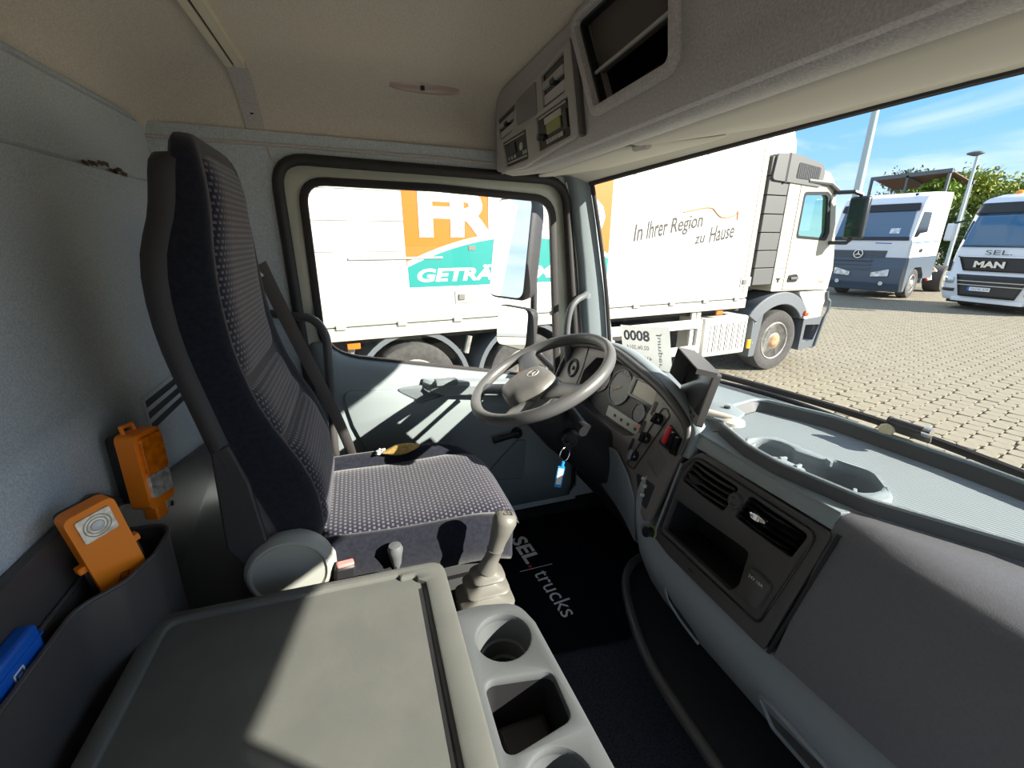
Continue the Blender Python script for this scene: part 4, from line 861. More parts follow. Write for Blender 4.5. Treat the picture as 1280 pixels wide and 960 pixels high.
inst = MB().plate(ior, [win], IO, U_, IV, -0.02, 0.004, 0.003).build('instrument_panel', M_instr, da)
MB().loft([[IO + U_*a + IV*b_ + IN*0.003 for a, b_ in win], [IO + U_*a + IV*b_ - IN*0.045 for a, b_ in offs(win, -0.006)]], caps=False).build('cluster_well', M_panel, inst, smooth=50)
cf = MB().plate(offs(win, -0.004), [], IO, U_, IV, -0.050, -0.044).build('cluster_face', M_black, inst)
M_clf = mat('cluster_grey', (0.12,0.12,0.125), 0.35); M_dialf = mat('dial_face', (0.03,0.035,0.05), 0.3); M_needle = mat('needle_orange', (0.8,0.25,0.05), 0.4)
def dial(cu_, cv, r, n_, a0, a1, needle):
    d = MB().plate(circ(0,0,r), [], ip(cu_,cv,-0.044), U_, IV, 0, 0.002).build('dial', M_dialf, inst)
    MB().plate(circ(0,0,r), [circ(0,0,r*0.94)], ip(cu_,cv,-0.044), U_, IV, 0, 0.005).build('dial_rim', M_clf, inst)
    b = MB()
    for k in range(n_):
        a = a0 + (a1-a0)*k/(n_-1); p = Vector((math.cos(a), math.sin(a))); qn = Vector((-p.y,p.x))*0.0007*(r/0.05)
        b.plate([tuple(p*r*0.74-qn),tuple(p*r*0.90-qn),tuple(p*r*0.90+qn),tuple(p*r*0.74+qn)], [], ip(cu_,cv,-0.044), U_, IV, 0.002, 0.0026)
    b.build('dial_marks', mat('dial_print', (0.30,0.33,0.38), 0.5), inst)
    p = Vector((math.cos(needle), math.sin(needle))); qn = Vector((-p.y,p.x))*0.0012*(r/0.05)
    MB().plate([tuple(-p*r*0.12-qn),tuple(p*r*0.72-qn*0.4),tuple(p*r*0.72+qn*0.4),tuple(-p*r*0.12+qn)], [], ip(cu_,cv,-0.044), U_, IV, 0.004, 0.005).build('needle', M_needle, inst)
dial(-0.112,0.022,0.060,17,R_(225),R_(-45),R_(215)); dial(-0.235,0.022,0.052,13,R_(225),R_(-45),R_(222))
dial(0.028,-0.022,0.030,9,R_(210),R_(-30),R_(150)); dial(0.088,-0.010,0.028,9,R_(210),R_(-30),R_(60))
MB().plate(rrect(-0.060*q_,0.012*q_,0.098*q_,0.082*q_,0.006), [rrect(-0.034,0.022,0.080,0.070,0.003)], IO, U_, IV, -0.044, -0.036, 0.002).build('display_frame', M_clf, inst)
MB().plate(rrect(-0.035,0.021,0.081,0.071,0.002), [], IO, U_, IV, -0.044, -0.039).build('display', M_lcd, inst)
MB().plate(rpoly(sc([(-0.125,-0.050),(0.098,-0.050),(0.092,-0.086),(-0.12,-0.088)]), 0.004, 2), [], IO, U_, IV, -0.044, -0.034, 0.002).build('warning_strip', M_conr, inst)
for k in range(4): MB().plate([(0,0),(0.011,0),(0.011,0.009),(0,0.009)], [], ip(-0.075+0.040*k,-0.075,-0.034), U_, IV, 0, 0.0012).build('warning_lamp_lens', M_black, inst)
MB().plate([(0,0),(0.014,0),(0.014,0.012),(0,0.012)], [], ip(0.055,-0.062,-0.034), U_, IV, 0, 0.001).build('red_warning', mat('red_faint', (0.65,0.15,0.12), 0.4), inst)
for k in range(3):
    uu_, vv_ = ((0.176,0.006),(0.160,-0.061),(0.143,-0.127))[k]; su, sv = ((0.140,0.026),(0.126,-0.040),(0.110,-0.106))[k]
    kb_ = MB().lathe([(0.016,0),(0.0155,0.012),(0.013,0.016),(0.0,0.017)], ip(uu_,vv_,0.004), IN, 20).build('rotary_switch', M_gloss, inst)
    MB().plate([(-0.0045,-0.013),(0.0045,-0.013),(0.0035,0.015),(-0.0035,0.015)], [], ip(uu_,vv_,0.018), U_, IV, 0, 0.010, 0.001).build('knob_ridge', M_gloss if k < 2 else M_dashl, inst)
    MB().plate(rrect(-0.006,-0.020,0.006,0.020,0.004), [], ip(su,sv,0.0035), U_, IV, 0, 0.0015).build('slot_blank', M_black, inst)
MB().plate(rpoly(sc([(0.122,-0.165),(0.162,-0.165),(0.212,0.030),(0.190,0.045),(0.172,0.040)]), 0.008, 3), [offs(rpoly(sc([(0.122,-0.165),(0.162,-0.165),(0.212,0.030),(0.190,0.045),(0.172,0.040)]), 0.008, 3), -0.003)], IO, U_, IV, 0.003, 0.006).build('switch_surround', M_black, inst)
MB().plate(rpoly(sc([(0.208,-0.052),(0.290,-0.060),(0.288,-0.010),(0.225,0.012)]), 0.006, 3), [], IO, U_, IV, 0.003, 0.005).build('rocker_bed', M_black, inst)
for u_, v_, m_, nm in ((0.232,-0.020,M_red,'red_rocker'),(0.254,-0.027,M_gloss,'rocker'),(0.274,-0.033,M_gloss,'rocker')):
    MB().plate(rrect(-0.0075,-0.024,0.0075,0.024,0.004), [], ip(u_,v_,0.004), U_, IV, 0, 0.009, 0.002).build(nm, m_, inst)
MB().plate(rpoly(sc([(0.193,-0.118),(0.254,-0.138),(0.264,-0.084),(0.208,-0.060)]), 0.005, 2), [], IO, U_, IV, 0.003, 0.0055, 0.001).build('blank_pad', mat('blank_grey', (0.13,0.12,0.115), 0.45), inst)
for u_, v_ in ((0.215,-0.165),(0.230,-0.180),(0.235,-0.205)): MB().lathe([(0.006,0),(0.005,0.008),(0,0.009)], ip(u_,v_,0.004), IN, 12).build('push_button', M_alu, inst)
MB().plate(rpoly(sc([(0.175,-0.165),(0.262,-0.160),(0.266,-0.235),(0.225,-0.225)]), 0.006, 2), [], IO, U_, IV, 0.003, 0.0048).build('button_bed', M_black, inst)
vr = MB().lathe([(0.036,-0.004),(0.036,0.006),(0.031,0.010),(0.027,0.008),(0.026,-0.002),(0,-0.002)], ip(-0.372,0.008,0.002), IN, 28).build('round_vent', M_panel, inst)
for k in range(-2, 3): MB().plate([(-0.025,0.010*k-0.001),(0.025,0.010*k-0.001),(0.025,0.010*k+0.001),(-0.025,0.010*k+0.001)], [], ip(-0.372,0.008,0.0), U_, IV, 0, 0.006).build('vent_fin', M_gloss, inst)
MB().lathe([(0.008,0),(0.007,0.006),(0,0.007)], ip(-0.372,0.008,0.004), IN, 14).build('vent_hub', M_black, inst)
MB().tube([ip(-0.318,0.118,0.005), ip(-0.305,0.02,0.005), ip(-0.31,-0.10,0.005)], 0.0015, 6).build('panel_seam', M_black, inst)
topc = [p for p in io[1:11]]
top2 = spline([(a, c_, 0) for a, c_ in topc], 5)
MB().tube([ip(p.x, p.y, 0.010) for p in top2], [0.006 + 0.009*math.sin(math.pi*k/(len(top2)-1)) for k in range(len(top2))], 10).build('hood_lip', M_panel, inst, smooth=70)
rows = []
cx_, cy_ = -0.06, -0.05
for p in top2:
    d = Vector((p.x-cx_, p.y-cy_)).normalized(); r = []
    for e_, n_ in ((0.006,0.004),(0.018,-0.002),(0.025,-0.014)):
        r.append(ip(p.x + d.x*e_, p.y + d.y*e_, n_))
    base = ip(p.x + d.x*0.026, p.y + d.y*0.026, -0.030); r.append(base)
    r.append(Vector((base.x+0.022, base.y, max(DK-0.004, base.z-0.022)))); r.append(Vector((base.x+0.05, base.y, max(DK-0.004, base.z-0.075)))); r.append(Vector((base.x+0.075, base.y, DK-0.006)))
    rows.append(r)
MB().grid(rows).build('cowl_pad', M_dash, da, smooth=70, solid=0.006)
MB().loft([[ip(u_, v_, n_) for u_, v_, n_ in ((-0.45,-0.12,0.0),(-0.30,-0.15,0.01),(-0.10,-0.158,0.012),(0.07,-0.148,0.010),(0.15,-0.184,0.006),(0.22,-0.236,0.002))], [Vector(p) for p in ((0.76,1.52,-0.72),(0.74,1.38,-0.76),(0.72,1.19,-0.78),(0.70,1.02,-0.79),(0.69,0.95,-0.80),(0.675,0.885,-0.81))], [Vector(p) for p in ((0.86,1.52,-0.98),(0.86,1.38,-0.98),(0.86,1.19,-0.98),(0.86,1.02,-0.98),(0.86,0.95,-0.98),(0.86,0.885,-0.98))]], closed=False).build('knee_panel', M_dashl, da, smooth=50, solid=0.008)

# ------------------------------------------------------------------ small things on the dashboard and windscreen
mo = thing('monitor', (0.76,0.84,-0.44), 'black rear-view camera monitor with a sunshade hood', 'monitor')
mn = Vector((-0.87,0.45,0.20)).normalized(); mu = Z.cross(mn).normalized(); mv = mn.cross(mu)
MO = Vector((0.790,0.868,-0.362))
def mp_(u, v, n=0): return MO + mu*u + mv*v + mn*n
a_, h_ = 0.106, 0.068
MB().plate(rrect(-a_,-h_,a_,h_,0.006), [], MO, mu, mv, -0.016, 0.0).build('case', M_panel, mo, bevel=0.003)
MB().plate(rrect(-a_+0.008,-h_+0.026,a_-0.008,h_-0.006,0.002), [], MO, mu, mv, 0.0002, 0.0012).build('screen', mat('dark_screen', (0.015,0.014,0.016), 0.12, spec=0.5), mo)
for k in range(6): MB().plate(rrect(-0.005,-0.003,0.005,0.003,0.001), [], mp_(-0.07+0.028*k,-h_+0.013,0), mu, mv, 0, 0.002).build('monitor_key', M_black, mo)
hp = [(-a_,-0.035),(-a_-0.003,-0.035),(-a_-0.003,h_+0.003),(a_+0.003,h_+0.003),(a_+0.003,h_-0.010),(a_,h_-0.010),(a_,h_),(-a_,h_)]
MB().loft([[mp_(u_, v_, -0.004) for u_, v_ in hp], [mp_(u_, max(v_, -0.005 if u_ < 0 else v_), 0.042) for u_, v_ in hp]]).build('hood', M_panel, mo, smooth=0)
MB().tube([mp_(0.02,-0.03,-0.014), mp_(0.025,-0.05,-0.035), (0.835,0.775,-0.425)], [0.010,0.009,0.012], 10).lathe([(0.030,0),(0.028,0.008),(0.012,0.014),(0,0.015)], (0.835,0.775,-0.432), Z, 18).build('mount', M_alu, mo)
ph = thing('mount_plate', (0.84,0.80,-0.43), 'small grey cover plate on the dash behind the monitor', 'cover plate')
MB().plate(rpoly([(0.80,0.80),(0.815,0.755),(0.90,0.80),(0.92,0.87),(0.86,0.90)], 0.01, 3), [], (0,0,DZ), X, Y, 0.0, 0.008, 0.003).build('plate', M_dash, ph)
MB().lathe([(0.008,0),(0.008,0.005),(0,0.005)], (0.88,0.84,DZ+0.008), Z, 12).build('hole_plug', M_black, ph)
pa = thing('paper_tag', (0.985,1.35,-0.47), 'white paper tag with the number 0008 behind the windscreen', 'paper tag')
PO = Vector((0.975,1.468,-0.480)); PU = Vector((0.16,-0.98,0.13)).normalized(); PV = Vector((-0.12,0.10,1)).normalized(); PV = (PV - PU*PV.dot(PU)).normalized()
PN = PU.cross(PV)
pg = []
for i in range(9):
    pg.append([PO + PU*(0.245*j/10) + PV*(0.160*i/8) + PN*(0.008*math.sin(math.pi*j/10)) for j in range(11)])
MB().grid(pg).build('sheet', M_paper, pa, smooth=60)
pt = lambda u, v: PO + PU*u + PV*v + PN*0.0095
MB().text('8000', pt(0.024,0.106), PU, PV, 0.036, width=0.135, depth=0, bold=0.03, mirror=True).build('number_print', M_ink, pa)
MB().text('02.06.2014', pt(0.036,0.072), PU, PV, 0.015, width=0.115, depth=0, mirror=True).build('date_print', M_ink, pa)
MB().text('431 501 1', pt(0.062,0.032), PU, PV, 0.015, width=0.10, depth=0, mirror=True).build('line_print', M_ink, pa)
MB().text('Jumper', PO + PU*0.208 + PV*0.012 + PN*0.008, PV, -PU, 0.020, width=0.125, depth=0, mirror=True).build('script_print', M_ink, pa)
td = thing('windscreen_bracket', (1.13,0.57,-0.42), 'black clip bracket stuck to the inside of the windscreen', 'bracket')
T = Matrix.Translation((1.135,0.570,-0.405)) @ Matrix.Rotation(R_(4), 4, 'Z') @ Matrix.Rotation(R_(-14), 4, 'Y')
MB(T).plate(rrect(-0.036,-0.022,0.036,0.010,0.004), [], (0,0,0), Vector((0,-1,0)), Z, -0.004, 0.0).build('clear_plate', mat('smoked_plate', (0.14,0.13,0.11), 0.25), td, bevel=0.001)
MB(T).tube([(-0.008,0.036,0.010),(-0.008,-0.030,0.010)], 0.009, 14).build('bar', M_panel, td)
MB(T).tube([(-0.008,-0.026,0.010),(-0.008,-0.040,0.010)], 0.011, 14).build('clear_end', M_chrome, td)
MB(T).tube([(-0.008,0.036,0.010),(-0.008,0.041,0.010)], 0.0105, 14).build('bar_cap', M_panel, td)
pb = MB(); rnd = random.Random(3)
pb.loft([[(1.110+0.011*k_*math.cos(a)*(1+0.3*math.sin(3*a)), 0.603+0.017*k_*math.sin(a), DZ+0.006+h) for a in [2*math.pi*j/12 for j in range(12)]] for k_, h in ((0.8,0.0),(1.0,0.008),(0.8,0.016),(0.3,0.021))])
tag(pb.build('crumpled_paper', mat('cream_paper', (0.62,0.54,0.36), 0.8, bump=0.8, bs=60), smooth=40), 'small crumpled cream paper on the front edge of the dash tray', 'paper')
# ================================================================== OUTSIDE
def frame(O, U):
    U = Vector((U[0],U[1],0)).normalized(); W = Z.cross(U)
    return Matrix.Translation(Vector(O)) @ Matrix((U, W, Z)).transposed().to_4x4()
# ------------------------------------------------------------------ ground and pavers
gd = struct(MB().box((-60,-60,GZ-0.30),(160,140,GZ-0.022)).build('ground', M_pave), 'pale concrete block paving of the truck yard')
# seen from the eye the joints of far pavers melt into the ground colour; near ones are built
soil = MB().box((3.2,0.2,GZ-0.0215),(26,16,GZ-0.016)).build('joint_soil', M_soil, gd)
pcx, pcy = 0.200, 0.165; rot = R_(12); cr_, sr_ = math.cos(rot), math.sin(rot)
octo = [(-0.0975,-0.046),(-0.058,-0.081),(0.058,-0.081),(0.0975,-0.046),(0.0975,0.046),(0.058,0.081),(-0.058,0.081),(-0.0975,0.046)]
def paver_mesh(bm, cx, cy, dz, tlt):
    lo_ = []; hi = []; tp = []
    for a, c_ in octo:
        for lst, k, z_ in ((lo_,1.0,-0.018),(hi,1.0,-0.003+dz),(tp,0.975,dz)):
            lst.append(bm.verts.new((cx + (a*cr_-c_*sr_)*k, cy + (a*sr_+c_*cr_)*k, GZ + z_)))
    for j in range(8):
        k = (j+1) % 8; bm.faces.new((lo_[j],lo_[k],hi[k],hi[j])); bm.faces.new((hi[j],hi[k],tp[k],tp[j]))
    bm.faces.new(tp)
cells = []
for i in range(-60, 140):
    for j in range(-80, 120):
        a = (i + (0.5 if j % 2 else 0.0))*pcx; c_ = j*pcy
        x_ = 3.0 + a*cr_ - c_*sr_; y_ = 0.5 + a*sr_ + c_*cr_
        if not (3.3 < x_ < 25.8 and 0.3 < y_ < 15.8): continue
        if y_ < 0.30*x_ - 0.9: continue
        if y_ > 5.9 + 0.083*x_ and x_ < 7.2: continue
        vis = 0.354*x_ + 0.0655*y_ > 1.985 and y_ > 0.325*x_ and y_ < 4.75 + 0.083*x_ + (8 if x_ > 8 else 0)
        if not vis and x_ > 11: continue
        cells.append((0 if vis else 1, 0.3076*x_ + 0.8985*y_, x_, y_))
cells.sort()
pm = None
for n_, (_, _, x_, y_) in enumerate(cells[:300]):
    if pm is None:
        bm = bmesh.new(); paver_mesh(bm, 0, 0, 0, 0); bmesh.ops.recalc_face_normals(bm, faces=bm.faces); pm = bpy.data.meshes.new('paver'); bm.to_mesh(pm); bm.free(); pm.materials.append(M_pave)
    o = bpy.data.objects.new('paver', pm); C.objects.link(o); o.parent = gd
    o.location = Vector((x_, y_, random.uniform(-0.002,0.002))) - wl(gd); o.rotation_euler = (random.uniform(-.008,.008), random.uniform(-.008,.008), 0)
    o.location.z += 0
bm = bmesh.new()
for (_, _, x_, y_) in cells[300:]: paver_mesh(bm, x_, y_, random.uniform(-0.002,0.002), 0)
me = bpy.data.meshes.new('paver_field'); bmesh.ops.recalc_face_normals(bm, faces=bm.faces); bmesh.ops.translate(bm, verts=bm.verts, vec=-wl(gd)); bm.to_mesh(me); bm.free(); me.materials.append(M_pave)
pf = bpy.data.objects.new('paver_field', me); C.objects.link(pf); pf.parent = gd; pf['kind'] = 'stuff'
# ------------------------------------------------------------------ wheels
def wheel(parent, T, u, w_, z_, r=0.50, wid=0.30, rusty=True, name='wheel', bright=False):
    t = MB(T).lathe([(r*0.62,0.0),(r*0.66,-0.012),(r*0.86,-0.022),(r*0.96,-0.010),(r,0.03),(r,wid-0.03),(r*0.95,wid),(r*0.60,wid)], (u,w_,z_), Y, 40).build(name, M_tyre, parent, smooth=40)
    rm = mat('rim_bright', (0.7,0.71,0.72), 0.25, metal=0.8) if bright else M_rim
    MB(T).lathe([(r*0.625,0.0),(r*0.60,-0.012),(r*0.57,-0.006),(r*0.555,0.03),(r*0.45,0.06),(r*0.30,0.045),(r*0.27,0.0),(r*0.20,-0.02),(r*0.17,-0.035),(0,-0.04)], (u,w_,z_), Y, 32).build('rim', rm, t, smooth=40)
    for k in range(10):
        a = 2*math.pi*k/10; MB(T).lathe([(r*0.055,0),(r*0.055,0.004)], (u+r*0.47*math.cos(a), w_+0.048, z_+r*0.47*math.sin(a)), Y, 8).build('rim_hole', M_chass, t)
    MB(T).lathe([(r*0.36,0.048),(r*0.35,0.030),(r*0.30,0.026),(r*0.29,0.04)], (u,w_,z_), Y, 24, caps=False).build('bolt_circle', M_rust if rusty else rm, t)
    MB(T).lathe([(r*0.29,0.038),(r*0.285,0.006),(r*0.20,-0.022),(r*0.17,-0.036),(r*0.10,-0.042),(0,-0.043)], (u,w_,z_), Y, 24).build('hub_cap', M_rust if rusty else rm, t, smooth=40)
    return t
# ------------------------------------------------------------------ the white box lorry alongside
TB = frame((0,4.842,0), (0.9966,0.083))
bt = thing('box_lorry', TB @ Vector((2,1.2,GZ)), 'white box lorry with orange and turquoise lettering parked alongside', 'lorry')
def bb_(name, a, b_, m, par=bt, bevel=0.0): return MB(TB).box(a, b_).build(name, m, par, bevel=bevel)
def bp_(name, P, d0, d1, m, par=bt, bevel=0.0, holes=()): return MB(TB).plate(P, list(holes), (0,0,0), X, Z, d0, d1).build(name, m, par, bevel=bevel)
U0, U1 = -5.4, 5.50
M_rail = mat('rail_alu', (0.27,0.28,0.28), 0.5)
body = bb_('box_body', (U0,0.012,-0.82), (5.60,2.5,1.78), M_gap)
zz = [-0.82,-0.136,0.155,0.44,0.73,1.02,1.31,1.60,1.78]
for k in range(len(zz)-1): bb_('side_board', (U0,0.0,zz[k]+0.003), (U1,0.02,zz[k+1]-0.003), M_bt, body, 0.002)
bb_('front_post', (5.506,-0.004,-0.86), (5.61,0.05,1.80), M_btc, body, 0.006)
bb_('roof_rail', (U0,-0.006,1.74), (5.60,0.03,1.80), M_alu, body)
bb_('bottom_rail', (U0,-0.006,-0.875), (5.58,0.05,-0.815), M_rail, body, 0.004)
bb_('side_rave', (U0,-0.01,-1.02), (5.60,0.06,-0.885), M_btc, body, 0.004)
for u_ in [-0.25 + 0.62*k for k in range(10)]: bb_('rail_clamp', (u_,-0.03,-0.90), (u_+0.10,0.0,-0.855), M_rail, body, 0.004)
# artwork
lg = bp_('orange_panel', rpoly([(0.515,-0.36),(3.03,-0.36),(3.04,0.76),(0.505,0.76)], 0.02, 3), 0.002, 0.004, M_org)
arc = lambda u_: 0.005 - 0.30*((u_-1.83)/1.31)**2
AR = [(0.52 + 2.51*k/24, arc(0.52 + 2.51*k/24)) for k in range(25)]
bp_('white_arch', [(0.50,-0.53)] + [(3.045,-0.53)] + [(a, c_+0.055) for a, c_ in reversed(AR)], 0.0045, 0.006, M_white, lg)
bp_('turquoise_band', [(0.525,-0.505)] + [(3.025,-0.505)] + list(reversed(AR)), 0.0065, 0.008, M_trq, lg)
MB(TB).text('FRISTO', (0.665,-0.009,0.035), X, Z, 0.405, width=2.28, depth=0.0, bold=0.055).build('brand_letters', M_white, lg)
MB(TB).text('GETRÄNKEMARKT', (0.615,-0.009,-0.445), X, Z, 0.125, width=2.34, depth=0.0, bold=0.035, shear=0.18).build('brand_subline', M_white, lg)
M_script = mat('script_black', (0.03,0.028,0.025), 0.6)
th = R_(9); sU1 = Vector((math.cos(th),0,math.sin(th))); sV1 = Vector((-math.sin(th)*0,0,1))
MB(TB).text('In', (3.40,-0.003,-0.045), sU1, sV1, 0.20, width=0.14, depth=0, shear=0.12, bold=0.012).text('Ihrer', (3.60,-0.003,-0.015), sU1, sV1, 0.21, width=0.34, depth=0, shear=0.12, bold=0.012).text('Region', (3.99,-0.003,0.06), sU1, sV1, 0.18, width=0.55, depth=0, shear=0.12, bold=0.012).build('script_line', M_script, bt)
MB(TB).text('zu', (4.43,-0.003,-0.085), sU1, sV1, 0.14, width=0.18, depth=0, shear=0.12, bold=0.012).text('Hause', (4.69,-0.003,-0.065), sU1, sV1, 0.20, width=0.46, depth=0, shear=0.12, bold=0.012).build('script_line', M_script, bt)
MB(TB).tube(spline([(4.18,-0.003,0.315),(4.35,-0.003,0.345),(4.55,-0.003,0.378),(4.68,-0.003,0.375),(4.76,-0.003,0.32),(4.86,-0.003,0.268),(5.00,-0.003,0.268),(5.12,-0.003,0.30),(5.16,-0.003,0.345),(5.165,-0.003,0.23)]), 0.009, 6).build('script_flourish', mat('flourish_brown', (0.45,0.16,0.03), 0.6), bt)
bb_('latch_bar', (-0.06,-0.016,-0.215), (0.90,0.0,-0.190), M_rail, body, 0.004)
bb_('side_marker', (1.19,-0.012,-0.135), (1.27,0.0,-0.085), M_gap, body, 0.004)
for u_ in (1.02,5.42):
    lk = bb_('latch_plate', (u_,-0.008,-0.70), (u_+0.22,0.0,-0.56), M_rail, body, 0.006); bb_('latch_handle', (u_+0.04,-0.02,-0.66), (u_+0.11,-0.004,-0.60), M_gap, body, 0.004)
# chassis
bb_('chassis_beam', (-4.5,0.75,-1.45), (6.4,1.05,-1.06), M_chass); bb_('chassis_beam', (-4.5,1.55,-1.45), (6.4,1.85,-1.06), M_chass)
bb_('underside', (-4.5,0.10,-1.08), (5.6,2.4,-1.03), M_chass)
bb_('inner_screen', (-0.4,0.45,-1.80), (2.7,0.50,-1.05), M_chass)
for u_ in (0.53,1.93):
    wheel(bt, TB, u_, 0.06, GZ+0.50)
    wheel(bt, TB, u_, 2.12, GZ+0.50)
    rg = [[(u_ + r_*math.cos(a), w_, GZ+0.50 + r_*math.sin(a)) for r_, w_ in ((0.60,0.02),(0.655,0.02),(0.655,0.45),(0.60,0.45))] for a in [R_(8 + 164*k/20) for k in range(21)]]
    MB(TB).loft(rg).build('mudguard', M_fend, bt, smooth=40)
for u_ in (-0.16,1.16,2.55): MB(TB).tube([(u_,0.10,-1.30),(u_+0.05,0.10,-1.10)], 0.035, 8).build('bracket', M_rim, bt)
for u_ in (-0.16,2.60): bb_('amber_reflector', (u_,-0.005,-1.115), (u_+0.13,0.02,-1.055), M_org, bt, 0.004)
bb_('amber_reflector', (5.03,-0.005,-1.095), (5.16,0.02,-1.04), M_org, bt, 0.004); bb_('amber_reflector', (5.80,-0.01,-1.68), (5.86,0.02,-1.54), mat('amber_plastic', (0.95,0.42,0.0), 0.4), bt, 0.004)
for z_ in (-1.27,-1.66): bb_('guard_rail', (2.85,0.0,z_), (4.78,0.04,z_+0.13), M_bt, bt, 0.006)
for u_ in (3.05,4.60,4.70): bb_('guard_post', (u_,0.04,-1.66), (u_+0.07,0.08,-1.03), M_bt, bt, 0.004)
bb_('guard_end', (4.70,-0.002,-1.66), (4.78,0.045,-1.14), M_bt, bt, 0.006)
bb_('air_tank', (3.3,0.5,-1.62), (4.5,0.8,-1.25), M_chass, bt, 0.1)
tb = bb_('tool_box', (4.84,0.0,-1.74), (5.74,0.55,-1.145), M_bt, bt, 0.03)
for k in range(6): bb_('box_rib', (4.955+0.125*k,-0.012,-1.66), (5.02+0.125*k,0.004,-1.24), M_bt, tb, 0.006)
for k in range(6): bb_('rib_shade_strip', (5.026+0.125*k,-0.005,-1.66), (5.048+0.125*k,0.004,-1.24), M_chass, tb)  # dark strips painted in as the shade between the ribs
for k in (0,2,4): 
    for z_ in (-1.60,-1.28): MB(TB).lathe([(0.014,0),(0.012,-0.006),(0,-0.007)], (4.90+0.25*k,-0.001,z_), Y, 10).build('box_bolt', M_rim, tb)
# cab
sprof = [(6.12,-0.80),(6.12,0.74),(6.30,0.93),(6.62,0.99),(6.98,0.93),(7.18,0.74),(7.38,0.10),(7.49,-0.30),(7.53,-0.50),(7.50,-0.83)]
cabw = [(0.06,0.965),(0.0,0.90),(0.0,-0.0)]
cab = MB(TB).plate(rpoly(sprof, [0.03,0.05,0.1,0.2,0.15,0.12,0.1,0.1,0.1,0.04], 4), [rpoly([(6.50,0.02),(7.16,-0.02),(7.20,0.08),(7.06,0.60),(6.98,0.64),(6.50,0.62)], 0.05, 4)], (0,0,0), X, Z, -0.10, 0.0).build('cab_side', M_btc, bt, bevel=0.02)
bb_('cab_floor', (6.2,0.1,-0.80), (7.45,2.40,-0.70), M_chass, cab)
bb_('cab_dash', (7.1,0.15,-0.70), (7.40,2.38,-0.05), M_chass, cab)
bb_('cab_rear_wall', (6.12,0.05,-0.80), (6.20,2.42,0.90), M_btc, cab, 0.03)
bp_('cab_far_side', rpoly(sprof, 0.05, 3), -2.45, -2.40, M_btc, cab, 0.0, [rpoly([(6.50,0.02),(7.16,-0.02),(7.06,0.60),(6.50,0.62)], 0.05, 4)])
bp_('cab_roof', [(6.14,0.74),(6.32,0.92),(6.62,0.98),(6.97,0.92),(7.16,0.74),(7.10,0.70),(6.2,0.70)], -2.40, -0.05, M_btc, cab)
bp_('cab_front', [(7.43,-0.10),(7.48,-0.30),(7.52,-0.50),(7.49,-0.82),(7.40,-0.82),(7.40,-0.50),(7.36,-0.10)], -2.40, -0.05, M_btc, cab)
wn = rpoly([(6.47,-0.01),(7.20,-0.05),(7.24,0.08),(7.09,0.63),(7.0,0.67),(6.47,0.65)], 0.06, 4)
wn2 = rpoly([(6.505,0.03),(7.12,-0.005),(7.155,0.08),(7.035,0.585),(6.97,0.62),(6.505,0.605)], 0.05, 4)
fr_ = bp_('window_frame', wn, -0.03, 0.004, M_tb, cab, 0.0, [wn2]); bp_('door_glass', offs(wn2, 0.01), -0.02, -0.014, M_cabgl, cab)
bb_('cab_seat', (6.55,0.5,-0.4), (6.75,1.0,0.35), M_tg, cab, 0.06)
MB(TB).tube([(6.375,-0.001,0.78),(6.375,-0.001,-0.79)], 0.005, 6).tube([(6.375,-0.001,-0.79),(7.48,-0.001,-0.83)], 0.006, 6).tube([(6.13,-0.001,-0.44),(6.375,-0.001,-0.46)], 0.004, 6).build('door_seam', M_gap, cab)
hd_ = bp_('door_handle', rpoly([(6.45,-0.67),(6.66,-0.67),(6.70,-0.60),(6.64,-0.55),(6.47,-0.56)], 0.03, 3), 0.0, 0.012, M_tb, cab, 0.004); bb_('handle_grip', (6.50,-0.03,-0.635), (6.68,-0.012,-0.595), M_fair, cab, 0.008)
MB(TB).text('2543', (7.18,-0.002,-0.72), X, Z, 0.06, width=0.18, depth=0.0, shear=0.2).build('model_number', M_fair, cab)
bp_('side_badge', [(6.18,-0.60),(6.30,-0.60),(6.26,-0.63),(6.25,-0.67),(6.23,-0.67),(6.22,-0.63)], 0.0, 0.004, M_tb, cab)
# fairing between cab and box, roof deflector, air intake
fa = bb_('fairing', (5.72,0.10,-0.70), (6.12,2.3,1.10), M_fair)
for k in range(7): bp_('fairing_panel', [(5.69,-0.69+0.255*k),(6.11,-0.69+0.255*k),(6.13,-0.445+0.255*k),(5.70,-0.445+0.255*k)], -0.12, -0.01, M_fair, fa, 0.01)
bp_('deflector', rpoly([(5.66,1.08),(5.70,1.80),(5.86,1.86),(6.08,1.72),(6.30,1.30),(6.34,1.05)], 0.1, 5), -2.2, -0.14, M_tw, bt, 0.05)
ac = bp_('air_intake', rpoly([(5.72,0.78),(6.80,0.72),(6.82,0.92),(6.76,1.03),(6.10,1.14),(5.76,1.12)], 0.06, 4), -0.45, 0.02, M_fair, bt, 0.03)
bp_('intake_mesh', rpoly([(6.20,0.82),(6.70,0.80),(6.71,0.98),(6.22,1.03)], 0.03, 3), 0.0, 0.025, M_tb, ac)
for k in range(12): bb_('mesh_bar', (6.225+0.04*k,-0.029,0.825), (6.233+0.04*k,-0.024,0.99), M_fair, ac)
bp_('intake_band', rpoly([(5.98,0.75),(6.02,0.75),(6.03,1.14),(5.99,1.14)], 0.01, 2), 0.0, 0.022, M_tb, ac)
vi = MB(TB).tube([(6.5,0.0,0.80),(7.0,-0.02,0.78),(7.25,-0.04,0.66)], 0.035, 8).build('door_visor', M_fair, cab)
